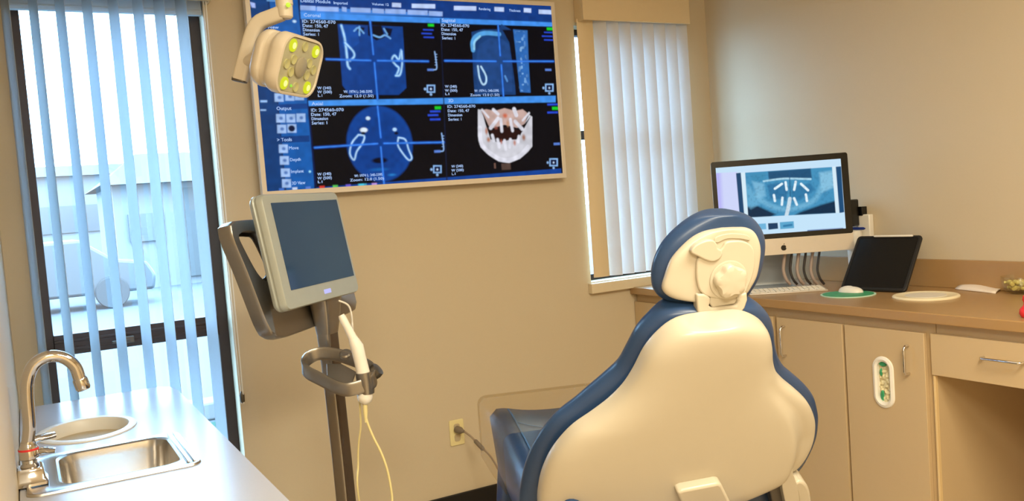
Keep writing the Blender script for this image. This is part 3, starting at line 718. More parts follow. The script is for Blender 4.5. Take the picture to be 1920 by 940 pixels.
# dark glass screen inside the face
q = [onP(x, y, MC, mn) for x, y in ((506, 384), (629, 372), (663, 512), (549, 550))]
cq = [((p-MC).dot(mex), (p-MC).dot(mey)) for p in q]
gx0 = (cq[0][0]+cq[3][0])/2; gx1 = (cq[1][0]+cq[2][0])/2; gy1 = (cq[0][1]+cq[1][1])/2; gy0 = (cq[2][1]+cq[3][1])/2
M['glass_dark'] = mat('dark_screen_glass', (40, 66, 100), .08, spec=.35, var=.02)  # blue base colour stands in for the bluish reflection on the glass
gcen = MC+mex*(gx0+gx1)/2+mey*(gy0+gy1)/2
gs = MB().loft(slab_loft(gcen, mex, mey, mn, [(gx1-gx0, gy1-gy0, .002, -.001), (gx1-gx0, gy1-gy0, .002, .0012)], 2)).build('touch_screen', M['glass_dark'], mo, smooth=False)
lp = onP(614, 546, MC, mn)
lg = MB().loft(slab_loft(lp, mex, mey, mn, [(.040, .013, .002, -.001), (.040, .013, .002, .0015)], 2)).build('badge', emit('badge_glow', (190, 190, 250), 1.0), mo, smooth=False)
lg['label'] = 'small glowing lilac badge'
# frame plate behind the monitor with a handle slot
pl_n = mn; pc0 = MC-mn*.085
def PP(x, y, d=0): return onP(x, y, pc0, pl_n)+pl_n*d
out = [PP(*p) for p in ((432, 422), (440, 414), (500, 411), (560, 420), (640, 500), (668, 552), (672, 572), (664, 584), (605, 608), (552, 628), (530, 634), (515, 629), (502, 611), (464, 512), (438, 450))]
outl = resample(smooth_path(out+[out[0]], 4), 61)[:-1]
sl = [PP(*p) for p in ((450, 440), (460, 433), (482, 433), (496, 440), (522, 495), (524, 518), (510, 528), (496, 524), (480, 504), (453, 452))]
inl_c = sum(sl, Vector())/len(sl)
inl = resample(smooth_path(sl+[sl[0]], 4), 61)[:-1]
# align both loops angularly about the slot centre
def ang_sort(L, c_, n_):
    res = []
    A_ = [math.atan2((p-c_).dot(mey), (p-c_).dot(mex)) for p in L]
    for k in range(n_):
        t = -math.pi+2*math.pi*(k+.5)/n_; d = Vector((math.cos(t), math.sin(t))); best = None
        for i in range(len(L)):
            p0, p1 = L[i]-c_, L[(i+1) % len(L)]-c_
            a = Vector((p0.dot(mex), p0.dot(mey))); b = Vector((p1.dot(mex), p1.dot(mey))); e = b-a
            den = d.x*e.y-d.y*e.x
            if abs(den) < 1e-12: continue
            s_ = (a.x*e.y-a.y*e.x)/den; u_ = (a.x*d.y-a.y*d.x)/den
            if s_ > 0 and -1e-6 <= u_ <= 1+1e-6 and (best is None or s_ > best): best = s_
        res.append(c_+mex*d.x*best+mey*d.y*best)
    return res
O_ = ang_sort(outl, inl_c, 120); I_ = ang_sort(inl, inl_c, 120)
mb = MB()
shr = lambda L, k, d: [inl_c+(p-inl_c)*k+mn*d for p in L]
secs = [shr(I_, 1.0, -.004), shr(O_, .97, 0), shr(O_, .99, -.003), shr(O_, 1.0, -.010), shr(O_, 1.0, -.036), shr(O_, .985, -.044), shr(I_, 1.0, -.044)]
mb.loft(secs, caps=False, loop=True)
mb.build('monitor_frame', M['silver'], cart, angle=35)
# lining of the handle slot
mb = MB(); ring(mb, shr(I_, 1.0, -.040), shr(I_, .86, -.036), -mn*.004); mb.build('handle_grip', M['silver_dark'], cart)
# joint between plate and monitor
jc = MC-mn*.045+mey*-.03
MB().loft(slab_loft(jc, mex, mey, mn, [(.14, .14, .02, .003), (.12, .12, .02, -.045)])).build('monitor_mount', M['silver_dark'], cart)
# tray lip under the monitor
lipA, lipB = onP(548, 600, MC, mn), onP(668, 562, MC, mn)
MB().tube([lipA-mn*.01, lipB-mn*.01], [(.012, .05)]*2, 16, flat=mey).v
# pole
PN = Vector((-_f.x, -_f.y, 0)).normalized()
pole0 = MC-mn*.10; 
def PQ(x, y, d=0): return onP(x, y, Vector((.80, 2.62, 0)), PN)+PN*d
cl = [PQ(612, 588), PQ(614, 625), PQ(620, 680), PQ(627, 740), PQ(640, 860), PQ(648, 940)]
fl = cl[-1]; dirn = (cl[-1]-cl[-3]).normalized()
cl.append(fl+dirn*((fl.z-.10)/-dirn.z))
facing = Vector((mn.x, mn.y, 0)).normalized()
wd = [(.040, .030), (.034, .024), (.030, .022), (.028, .022), (.028, .022), (.028, .022), (.028, .022)]
MB().tube(cl, wd, 20, flat=facing).build('pole', M['silver'], cart, angle=30)
MB().tube([cl[0]+Z3*.05, cl[0], cl[1]], [(.055, .036), (.046, .032), (.034, .025)], 20, flat=facing).build('pole_neck', M['silver'], cart, angle=30)
# darker brown strip over the front of the pole
fi = [p+facing*.021 for p in cl[1:]]
MB().tube(fi, [(.025, .003)]*len(fi), 12, flat=facing).build('pole_front_strip', M['pole_front'], cart)
base = cl[-1]
mb = MB()
for k in range(5):
    a = az(72*k+20); mb.tube([Vector((base.x, base.y, .10)), Vector((base.x, base.y, .09))+a*.12, Vector((base.x, base.y, .065))+a*.27], [(.03, .02), (.024, .015), (.016, .010)], 12, flat=Z3)
bs = mb.build('base_star', M['silver'], cart)
for k in range(5):
    a = az(72*k+20); p = Vector((base.x, base.y, .028))+a*.265; t = a.cross(Z3)
    MB().lathe([(.012, -.014), (.027, -.012), (.028, 0), (.027, .012), (.012, .014)], p, t, 20).build('caster', M['blackm'], cart)
# holder ring (tilted loop)
rn = unit(Z3*.80+PN*.60); rc = CAM+ray(637, 703)*2.55
def RP(x, y, d=0): return onP(x, y, rc, rn)+rn*d
rp = [RP(*p) for p in ((569, 686), (580, 671), (602, 663), (640, 668), (688, 686), (702, 700), (700, 714), (686, 722), (664, 729), (648, 731), (630, 726), (600, 711), (576, 698))]
loop = smooth_path(rp, 5, closed=True)
MB().tube(loop, [(.0045, .020)]*len(loop), 12, closed=True, flat=Z3).build('accessory_ring', M['silver'], cart, angle=50)
MB().prism([RP(*p) for p in ((612, 682), (640, 682), (668, 697), (660, 720), (640, 728), (614, 716))], rn*-.004).build('ring_tray', M['silver'], cart, bevel=.002)
MB().lathe([(.012, 0), (.018, .002), (.018, .012), (.014, .016)], RP(649, 668), rn, 24).build('ring_socket', M['silver'], cart)
kc = RP(704, 697)
MB().lathe([(.010, -.014), (.020, -.012), (.022, 0), (.020, .012), (.010, .014)], kc, unit(Vector((.5, -.4, .5))), 24).build('ring_knob', M['silver_dark'], cart)
# wand cradle
WN = PN; wc0 = rc+PN*.02
def WP(x, y, d=0): return onP(x, y, wc0, WN)+WN*d
k2 = 2.55/1640
MB().tube([WP(683, 698), WP(686, 718), WP(688, 738)], [.026, .026, .022], 24).build('wand_cradle', M['silver'], cart)
wand = MB().tube([WP(641, 590, .012), WP(644, 596, .012), WP(652, 612, .010), WP(662, 632, .008), WP(665, 640, .006), WP(670, 650, .004), WP(674, 668, .002), WP(679, 690), WP(682, 705), WP(686, 735), WP(684, 744), WP(684, 752), WP(683, 758)],
                 [.009, .011, .011, .0125, .016, .019, .0185, .019, .0205, .021, .023, .020, .009], 20)
wo = wand.build('scanner_wand', M['white_pl'])
tag(wo, 'white intraoral scanning wand hanging in the cradle of the silver cart', 'scanner wand')
wcb = MB().tube(smooth_path([WP(684, 752), WP(684, 764), WP(688, 790), WP(700, 820), WP(715, 850), WP(727, 885), WP(735, 930), WP(740, 990, -.01)]+[Vector((1.0, 2.5, .15)), Vector((.95, 2.55, .02))], 6), .0035, 8)
wcb.lathe([(.007, 0), (.007, .03), (.004, .06)], WP(684, 754), unit(WP(686, 790)-WP(684, 752)), 12)
wco = wcb.build('wand_cable', M['yellow_cord'], wo)
wco['label'] = 'pale yellow cable'
c2 = MB().tube(smooth_path([WP(671, 752, -.03), WP(672, 780, -.03), WP(673, 805, -.03), WP(668, 840, -.04), WP(666, 880, -.05), WP(668, 960, -.06), Vector((.93, 2.72, .10))], 6), .003, 8).build('cart_cable', M['yellow_cord'], cart)
c3 = MB().tube(smooth_path([onP(641, 560, MC, mn)-mn*.02, onP(652, 572, MC, mn), onP(659, 590, MC, mn), onP(661, 615, MC, mn), WP(665, 632, .02)], 6), .003, 8).build('tip_cable', M['white_pl'], cart)

# ================================================================== DENTAL LIGHT
lex, ley, ln_ = quad_frame(45.1, -21.0)
LC = Vector((.594, 1.987, 1.770))
lw, lh = .178, .130
lt = thing('dental_light', 'cream dental operating light with four lit yellow lamps on a bent arm', 'dental light', (LC.x, LC.y, LC.z))
def LS(w_, h_, r_, d, tap=0): return [LC+lex*a+ley*b_+ln_*d for a, b_ in rrect(w_, h_, r_, 8)]
hd = MB().loft([LS(lw*.70, lh*.72, .028, -.084), LS(lw*.88, lh*.86, .036, -.080), LS(lw*.98, lh*.96, .040, -.070), LS(lw*1.02, lh*1.0, .042, -.058), LS(lw*1.0, lh*.98, .040, -.053), LS(lw*.94, lh*.93, .036, -.051), LS(lw*.94, lh*.93, .036, -.038), LS(lw*1.01, lh*1.01, .040, -.034), LS(lw*1.06, lh*1.06, .042, -.024), LS(lw*1.06, lh*1.06, .042, -.010), LS(lw*1.02, lh*1.03, .040, -.001), LS(lw*.96, lh*.96, .036, 0), LS(lw*.93, lh*.93, .034, -.006)])
head = hd.build('lamp_head', M['light_pl'], lt, angle=50)
MB().loft([LS(lw*.935, lh*.935, .034, -.008), LS(lw*.93, lh*.93, .034, -.003)]).build('front_lens', mat('lens_panel', (168, 162, 128), .25, var=.15, scale=60), head)
LED = emit('lamp_yellow', (214, 222, 30), 1.0); LEDC = emit('lamp_core', (250, 250, 150), 1.1)
for a, b_ in ((-.29, .33), (.29, .33), (-.29, -.33), (.29, -.33)):
    p = LC+lex*a*lw+ley*b_*lh+ln_*-.003
    l_ = MB().lathe([(.0145, 0), (.0145, .003), (.011, .0045), (.0001, .005)], p, ln_, 24).build('led_lamp', LED, head)
    MB().lathe([(.0075, .0046), (.006, .006), (.0001, .0065)], p, ln_, 20).build('led_core', LEDC, l_)
for a, b_ in ((-.34, 0), (.34, 0), (0, .36), (0, -.36), (-.2, .1), (.2, .1), (-.2, -.12), (.2, -.12)):
    p = LC+lex*a*lw+ley*b_*lh+ln_*-.003
    MB().lathe([(.011, 0), (.011, .003), (.007, .002), (.0001, .001)], p, ln_, 20).build('lens_dimple', mat('dimple', (176, 172, 120), .3), head)
MB().lathe([(.024, 0), (.024, .004), (.021, .006), (.0001, .006)], LC+ln_*-.003, ln_, 28).build('center_cap', mat('lamp_hub', (148, 140, 118), .4), head)
MB().lathe([(.004, 0), (.0001, .004)], LC+lex*-.02+ley*-.046+ln_*-.002, ln_, 10).build('sensor', emit('sensor_green', (150, 230, 60), 1.0), head)
AP = LC-ln_*.10
def LP(x, y, d=0): return onP(x, y, AP, PN)+PN*d
arm = [LP(450, 150), LP(460, 112), LP(473, 66), LP(480, 50), LP(490, 40), LP(510, 32), LP(528, 25)]
arm = resample(smooth_path(arm, 6), 24)
MB().tube(arm, [(.017, .015)]*24, 16, flat=PN).build('yoke_arm', M['light_pl'], lt, angle=50)
MB().tube([LP(450, 146), LP(448.5, 154)], [(.0165, .0145)]*2, 16, flat=PN).build('arm_end_cap', M['silver_dark'], lt, bevel=.002)
MB().tube([LP(458, 118), LP(462, 118)-lex*.0, LC-ln_*.09-lex*.03], [.013, .014, .016], 16).build('tilt_joint', M['light_pl'], lt)
MB().lathe([(.014, -.026), (.018, -.022), (.019, 0), (.019, .02), (.017, .03)], LP(533, 14), Z3, 28).build('swivel_joint', M['light_pl'], lt)
MB().lathe([(.0055, 0), (.004, .004), (.0001, .005)], LP(545, 13, .022), unit(PN+Vector((.5, 0, 0))), 14).build('indicator', emit('indicator_green', (190, 240, 50), 1.3), lt)
sj = LP(534, 10)
pts = [sj, sj+Vector((0, 0, .12)), sj+Vector((.02, .02, .20)), sj+Vector((.10, -.05, .27))]
top = Vector((sj.x+.75, sj.y-.55, 2.40))
MB().tube(smooth_path([sj, sj+Z3*.10, sj+Vector((.03, -.02, .16)), sj.lerp(top, .5)+Z3*.05, top], 6), .019, 16).build('spring_arm', M['light_pl'], lt)
MB().tube([top-Z3*.05, Vector((top.x, top.y, 2.6995))], .028, 20).lathe([(.10, -.03), (.10, 0)], Vector((top.x, top.y, 2.6995)), Z3, 32).build('ceiling_post', M['light_pl'], lt)

# ================================================================== DENTAL CHAIR
phi = 18
cd = az(phi); crt = az(phi+90)
CB = CAM+ray(1270, 760)*1.9
rec = R(30); cub = math.cos(rec)*Z3-math.sin(rec)*cd; cnb = -math.cos(rec)*cd-math.sin(rec)*Z3
ch = thing('dental_chair', 'navy blue dental chair with cream back shell seen from behind', 'dental chair', (CB.x+cd.x*.35, CB.y+cd.y*.35, 0))
def pad(name, Lp, Rp, p0, n, Hf, Hb, m, parent, w0=.12, ef=2.6, N=44, K=36, off=0.0, edge=2.4, endt=0, flank=0):
    """closed cushion between two traced outlines; Hb toward the viewer (+n), Hf away"""
    L = resample(smooth_path([onP(x, y, p0, n) for x, y in Lp], 6), N); Rr = resample(smooth_path([onP(x, y, p0, n) for x, y in Rp], 6), N)
    secs = []
    for i_, (a, b) in enumerate(zip(L, Rr)):
        c_ = (a+b)/2; hv = (b-a)/2; t = min(1, hv.length/w0); t = (1-(1-t)**2)**.5
        if endt: e_ = min(1, (N-1-i_)/(endt*N)); t *= .12+.88*(1-(1-e_)**2)**.5
        q = []
        for k in range(K):
            th = 2*math.pi*k/K; cx_, sy_ = math.cos(th), math.sin(th)
            H_ = Hb if sy_ > 0 else Hf
            if flank and sy_ > 0:
                s_ = math.copysign(abs(cx_)**(2/edge), cx_); g_ = min(1, max(0, (s_-.77)/.12)); g_ = g_*g_*(3-2*g_); tt_ = min(1, max(0, (i_/N-.36)/.42)); H_ *= 1-flank*g_*tt_
            q.append(c_+hv*math.copysign(abs(cx_)**(2/edge), cx_)+n*(off+H_*t*math.copysign(abs(sy_)**(2/ef), sy_)))
        secs.append(q)
    return MB().loft(secs).build(name, m, parent, angle=60)
shL = [(1345, 588), (1320, 594), (1276, 598), (1252, 608.5), (1232, 625), (1215.6, 643), (1203.5, 661), (1187, 693.5), (1167, 723.8), (1138.8, 752), (1106.4, 776.3), (1074, 798.5), (1049.8, 822.8), (1029.6, 851), (1015.5, 883.5), (1009.4, 911.8), (1007.4, 940), (1012, 1000), (1030, 1058)]
shR = [(1355, 587), (1381.4, 585), (1401.6, 588.3), (1421.8, 598.4), (1433.9, 612.6), (1440, 636.8), (1442, 665), (1450, 689.4), (1466.3, 709.6), (1490.5, 729.8), (1510.8, 750), (1522.9, 774.3), (1527, 798.5), (1523, 826.9), (1510.8, 855), (1496, 876), (1484, 884)]
pad('back_shell', shL, shR, CB, cnb, .02, .062, M['cream'], ch, w0=.16, ef=3.4, edge=2.6, N=80, K=110, endt=.12, flank=.62)
cuL = [(1340, 563), (1300.5, 564), (1268, 568), (1235.8, 580), (1213, 600), (1193, 621), (1173, 657), (1157, 685), (1128, 711.6), (1096, 738), (1072, 758), (1040, 782), (1015, 811), (996, 843), (983, 879), (976, 912), (973, 940), (976, 985), (995, 1040)]
cuR = [(1350, 562), (1393.5, 561), (1417.7, 568), (1438, 586.3), (1448, 612.6), (1451, 640.9), (1457, 665), (1468, 685.3), (1487, 702), (1507, 719.7), (1524, 742), (1531, 766), (1533, 786.4), (1529, 818.8), (1516, 851), (1500, 875.4), (1486, 886)]
CB2 = CB-cnb*.055
cuL2 = cuL; 
pad('backrest', cuL2, cuR, CB2, cnb, .05, .040, M['navy'], ch, w0=.10, ef=2.2, edge=3.2, N=60, K=48)
# headrest
hrec = R(12); hub = math.cos(hrec)*Z3-math.sin(hrec)*cd; hnb = -math.cos(hrec)*cd-math.sin(hrec)*Z3
HC = CAM+ray(1340, 500)*1.80
hr = bpy.data.objects.new('headrest', None)
hL = [(1352, 396.6), (1320, 400.4), (1294.4, 410.6), (1269, 428.5), (1246, 451.5), (1230.6, 477), (1223, 502.5), (1221.7, 523), (1225.5, 543), (1237, 557), (1254, 564), (1290, 567)]
hR = [(1362, 396.6), (1378.6, 396.6), (1399, 401.7), (1414.4, 413), (1427, 431), (1432.7, 451.5), (1432, 477), (1427, 502.5), (1419.5, 523), (1409, 540), (1396, 556), (1375, 566)]
sL = [(1353, 427), (1322.5, 433.6), (1297, 446.4), (1274, 466.8), (1256, 489.7), (1246, 517.8), (1240.8, 538), (1246, 550), (1258.7, 558), (1276.6, 562), (1297, 564)]
sR = [(1363, 426.5), (1378.6, 426), (1399, 427), (1411.8, 433.6), (1420.7, 449), (1424.6, 469), (1422, 494.8), (1417, 517.8), (1408, 535), (1397, 550), (1375, 563)]
hp_ = pad('headrest_pad', hL, hR, HC-hnb*.035, hnb, .04, .034, M['navy'], ch, w0=.05, ef=2.2, edge=2.8, N=40, K=40)
hs_ = pad('headrest_shell', sL, sR, HC, hnb, .012, .018, M['cream'], ch, w0=.03, ef=3.2, edge=3.2, N=40, K=44)
hex_ = unit(Vector((_R.x, _R.y, _R.z))); 
def HP(x, y, d=0): return onP(x, y, HC+hnb*.016, hnb)+hnb*d
def plate(name, pts, d0, d1, m, parent, sm=4, bev=.003, closed=True):
    L = [HP(x, y, d0) for x, y in pts]
    L = smooth_path(L, sm, closed=True) if sm else L
    return MB().prism(L, hnb*(d1-d0)).build(name, m, parent, bevel=bev, bseg=3)
ap = plate('adjuster_plate', [(1306, 484), (1318, 474), (1340, 474), (1352, 462), (1360, 452), (1385, 450), (1402, 456), (1411, 470), (1412, 495), (1407, 518), (1400, 535), (1392, 550), (1370, 558), (1330, 556), (1311, 545), (1304, 525), (1303, 500)], -.006, .009, M['cream'], ch)
plate('upper_rib', [(1338, 452), (1342, 444), (1362, 438), (1385, 438), (1402, 442), (1404, 450), (1386, 447), (1362, 447), (1345, 454)], -.004, .0045, M['cream'], ch, bev=.002)
plate('release_tongue', [(1291, 470), (1300, 457), (1318, 449), (1332, 448), (1339, 455), (1341, 463), (1348, 467), (1349, 476), (1341, 485), (1329, 488), (1316, 484), (1304, 478)], 0, .014, M['cream'], ch)
kc = HP(1362, 522, .009)
ha, hb_ = unit(crt), hub
MB().lathe([(.040, 0), (.041, .002), (.039, .003), (.036, .003)], kc, hnb, 48).lathe([(.036, .0), (.035, .004)], kc, hnb, 48).build('knob_collar', M['cream'], ch)
kn = MB(); secs = []
for rr_, d in ((.035, .002), (.036, .006), (.036, .016), (.033, .0205), (.022, .022), (.001, .0225)):
    q = []
    for k in range(60):
        th = 2*math.pi*k/60; lob = 1-.20*(.5+.5*math.cos(5*th+.6))**1.2*(1 if d > .004 else .4)
        q.append(kc+ha*rr_*lob*math.cos(th)+hb_*rr_*lob*math.sin(th)+hnb*d)
    secs.append(q)
kn.loft(secs).build('headrest_knob', M['cream'], ch, angle=50)
# U bracket
plate('neck_bracket', [(1302, 549), (1316, 549), (1322, 552), (1328, 556), (1328, 564), (1325, 571), (1331, 575), (1376, 570), (1380, 562), (1376, 557), (1382, 551), (1396, 545), (1397, 560), (1392, 575), (1384, 586), (1378, 587), (1308, 597), (1304, 580)], -.012, .012, M['cream'], ch, sm=0, bev=.004)
plate('neck_slide', [(1329, 551), (1378, 547), (1381, 560), (1376, 569), (1334, 576), (1328, 568)], -.014, .006, M['cream'], ch, sm=0, bev=.003)
MB().box((-.026, -.012, -.02), (.026, .012, .12), frame(HP(1350, 592, -.045), crt, hnb, hub)).build('neck_post', M['cream_dk'], ch, bevel=.004)
# seat and legrest : cross-sections along the chair axis
s0p = CB+cd*0.06
def SP(f_, r_, z_): return Vector((CB.x, CB.y, 0))+cd*f_+crt*r_+Z3*z_
secs = []; hw = .262; cn = -.0
for f_, zt_, zb_, dip, w_ in ((-.02, .56, .42, .05, .20), (.05, .585, .42, .05, .25), (.2, .62, .44, .052, hw), (.45, .69, .47, .050, hw), (.7, .735, .50, .045, hw), (.88, .765, .53, .032, hw), (.96, .765, .54, .022, hw), (1.01, .745, .545, .015, .255), (1.035, .70, .55, .008, .24), (1.04, .64, .56, .0, .23)):
    q = []
    for k in range(25):
        s_ = -1+2*k/24; a = abs(s_)
        z = zt_-dip*(1-min(1, a/.80)**3.0)
        if a > .93: z -= .022*((a-.93)/.07)**2
        q.append(SP(f_, s_*w_, z))
    for k in range(25):
        s_ = 1-2*k/24; q.append(SP(f_, s_*(w_-.015), zb_+.02*abs(s_)**4))
    secs.append(q)
st = MB().loft(secs).build('seat', M['navy'], ch, angle=50)
# piping seams on the seat
M['seam'] = mat('seam_thread', (70, 110, 160), .5)
def zs(f_, r_):
    fs = [(-.02, .56, .05), (.05, .585, .05), (.2, .62, .052), (.45, .69, .05), (.7, .735, .045), (.88, .765, .032), (.96, .765, .022)]
    for (a, za, da), (b_, zb_, db) in zip(fs, fs[1:]):
        if a <= f_ <= b_:
            t = (f_-a)/(b_-a); zt_ = za+(zb_-za)*t; dp = da+(db-da)*t; return zt_-dp*(1-min(1, (abs(r_)/hw)/.8)**3)
    return .76
for side in (-1, 1):
    MB().tube([SP(f_, side*.205, zs(f_, side*.205)+.001) for f_ in np.linspace(.05, .94, 14)], .0028, 6).build('seat_piping', M['seam'], st)
for f_ in (.35, .60, .82):
    MB().tube([SP(f_, r_, zs(f_, r_)+.0006) for r_ in np.linspace(-.2, .2, 13)], .0016, 6).build('seat_seam', M['seam'], st)
# lower leg part hanging down beyond the knee
secs = []
for f_, z_ in ((.97, .70), (1.04, .62), (1.12, .50), (1.20, .36)):
    secs.append([SP(f_, s_*.235, z_) for s_ in (-1, 1)]+[SP(f_-.09, s_*.22, z_-.03) for s_ in (1, -1)])
MB().loft(secs).build('legrest', M['navy'], ch, bevel=.025, bseg=3)
# clear protective sleeve standing off the toe end
g = MB(); secs = []
for f_, zt_, zb_, w_ in ((.62, .775, .60, .285), (.85, .80, .60, .292), (1.02, .80, .60, .292), (1.07, .78, .62, .28)):
    q = [SP(f_, -w_, zb_)]+[SP(f_, -w_+.03*(1-math.cos(a)), zt_-.03+.03*math.sin(a)) for a in np.linspace(0, math.pi/2, 6)]+[SP(f_, w_-.03*(1-math.cos(a)), zt_-.03+.03*math.sin(a)) for a in np.linspace(math.pi/2, 0, 6)]+[SP(f_, w_, zb_)]
    secs.append(q)
g.loft(secs, caps=False, closed=False)
sl_ = g.build('plastic_sleeve', M['film'], ch, angle=60)
so_ = sl_.modifiers.new('solid', 'SOLIDIFY'); so_.thickness = .0015
# chair mechanism
MB().box((-.20, -.05, -.06), (.20, .60, 0), frame(SP(.05, 0, .47), crt, cd, Z3)).build('seat_pan', M['cream'], ch, bevel=.02, bseg=3)
MB().lathe([(.10, 0), (.10, .01), (.075, .03), (.07, .32)], SP(.40, 0, .09), Z3, 32).build('lift_column', M['cream_dk'], ch)
MB().box((-.23, -.35, 0), (.23, .45, .09), frame(SP(.40, 0, 0), crt, cd, Z3)).build('chair_base', M['cream'], ch, bevel=.03, bseg=3)
def CP(x, y, d=0): return onP(x, y, CB+cnb*d, cnb)
def cplate(name, pts, d0, d1, m, sm=0, bev=.004):
    L = [CP(x, y, d1) for x, y in pts]
    L = smooth_path(L, sm, closed=True) if sm else L
    return MB().prism(L, cnb*(d0-d1)).build(name, m, ch, bevel=bev, bseg=3)
cplate('back_support_arm', [(1270, 926), (1280, 921), (1348, 908), (1354, 911), (1378, 960), (1397, 1020), (1312, 1050), (1292, 975)], .030, .085, M['cream'], bev=.006)
ed = cplate('seat_rear_roll', [(1300, 950), (1372, 925), (1462, 890), (1476, 905), (1500, 975), (1470, 1020), (1320, 1040)], -.10, -.03, M['navy'], bev=.02)
cplate('hinge_cover', [(1436, 902), (1462, 892), (1480, 940), (1486, 985), (1460, 990)], -.012, .02, M['silver_dark'], bev=.006)
cplate('hinge_fin', [(1466, 906), (1478, 892), (1482, 878), (1486, 878), (1488, 892), (1494, 908), (1500, 950), (1502, 995), (1482, 995), (1473, 945)], .0, .040, M['cream'], sm=2, bev=.005)
hc = CP(1498, 926, .01); hax = unit(crt+cnb*.2)
cplate('armrest_hinge', [(1488, 914), (1495, 905), (1505, 904), (1514, 911), (1520, 926), (1522, 950), (1520, 995), (1502, 995), (1500, 955), (1493, 924)], -.02, .035, M['cream'], sm=2, bev=.008)
cplate('side_cushion', [(1058, 975), (1062, 960), (1073, 952), (1088, 952), (1101, 962), (1108, 984), (1090, 1012), (1066, 1008)], .03, .072, M['navy'], sm=2, bev=.008)

# ================================================================== RIGHT COUNTER + CABINETS
CT = .935; FX = 2.68
k_ = MB()
kc_ = thing('worktop', 'tan laminate worktop with low backsplash along the right wall', 'worktop', (3.0, 2.3, .898))
MB().box((FX, .6, CT-.037), (WX-.001, WY-.001, CT)).build('worktop_slab', M['counter'], kc_, bevel=.004)
MB().box((WX-.021, .6, CT), (WX-.001, WY-.001, 1.05)).build('backsplash', M['counter'], kc_, bevel=.002)
MB().box((FX+.02, WY-.021, CT), (WX-.021, WY-.001, .975)).build('rear_backsplash', M['counter'], kc_, bevel=.002)
CX = FX+.022           # face plane of doors
def cy(px, py): return onX(px, py, CX).y
def cz(px, py): return onX(px, py, CX).z
yA = cy(1456, 620); yB = cy(1580, 640); yB2 = cy(1584, 640); yC = cy(1734, 660); yD = cy(1743, 660); yE = cy(1756, 800)
zT = cz(1500, 598)
zTop = CT-.037
cab = thing('base_cabinet', 'cream base cabinet with two doors under the tan worktop, one door holding an oval holder', 'cabinet', (3.0, 2.4, 0))
MB().box((CX+.019, yE+.0, .10), (WX-.003, WY-.003, zTop-.0005)).build('cabinet_body', M['cab'], cab, smooth=False)
MB().box((CX+.06, yE+.02, 0), (WX-.003, WY-.003, .10)).build('toe_kick', M['black_base'], cab, smooth=False)
MB().box((CX+.004, yE, .10), (CX+.019, yD-.006, cz(1745, 703)-.002)).build('end_stile', M['cab_edge'], cab, bevel=.001)
def door(y0, y1, z0, z1, hole=None, parent=cab, name='door'):
    if not hole: return MB().box((CX, y0, z0), (CX+.018, y1, z1)).build(name, M['cab'], parent, bevel=.0015)
    ol = [(y0, z0), (y1, z0), (y1, z1), (y0, z1)]
    mb = slab_with_holes(ol, [hole], 0, .018); mb.v = [Vector((CX+v.z, v.x, v.y)) for v in mb.v]
    return mb.build(name, M['cab'], parent, bevel=.0015)
def handle(y, z, vert, parent, L=.096):
    ax_ = Z3 if vert else Vector((0, 1, 0)); c_ = Vector((CX, y, z)); o_ = Vector((-1, 0, 0))
    p = [c_-ax_*L/2, c_-ax_*L/2+o_*.018, c_-ax_*(L/2-.008)+o_*.026, c_+ax_*(L/2-.008)+o_*.026, c_+ax_*L/2+o_*.018, c_+ax_*L/2]
    MB().tube(p, .0046, 12).build('handle', M['chrome'], parent)
d1 = door(yB+.0015, yA-.002, .11, zT-.004)
zh = (cz(1467, 612)+cz(1475, 667))/2; handle(onX(1466, 640, CX-.02).y, zh, True, d1, cz(1467, 612)-cz(1475, 667))
oz = [onX(1657, 669, CX), onX(1657, 765, CX)]; oc2 = (onX(1638, 716, CX)+onX(1677, 718, CX))/2
ohh = (oz[0].z-oz[1].z)/2; ohw = abs(onX(1638, 716, CX).y-onX(1677, 718, CX).y)/2
def stad(hw_, hh_, n_=10): return [(oc2.y+a, oc2.z+b_) for a, b_ in rrect(2*hw_, 2*hh_, hw_*.999, n_)]
d2 = door(yC+.002, yB2, .11, zT-.004, hole=stad(ohw*.66, ohh*.84))
handle(onX(1697, 672, CX-.02).y, (cz(1697, 645)+cz(1703, 703))/2, True, d2, .1)
door(3.0+.0, WY-.01, .11, zT-.004) if False else None
# second door further back hidden beyond the chair
d3 = MB().box((CX, yA+.02, .11), (CX+.018, WY-.004, zT-.004)).build('filler_panel', M['cab'], cab, bevel=.0015)
hd_ = thing('door_holder', 'white oval bag dispenser set into the second cabinet door', 'dispenser', (CX, oc2.y, oc2.z-ohh))
mb = MB(); P3 = lambda L, x: [Vector((x, a, b_)) for a, b_ in L]
mb.loft([P3(stad(ohw*.60, ohh*.80), CX+.012), P3(stad(ohw*.58, ohh*.79), CX-.003), P3(stad(ohw*.74, ohh*.88), CX-.008), P3(stad(ohw*.95, ohh*.98), CX-.005), P3(stad(ohw, ohh), CX-.0002)], caps=False)
mb.build('holder_rim', M['white_pl'], hd_)
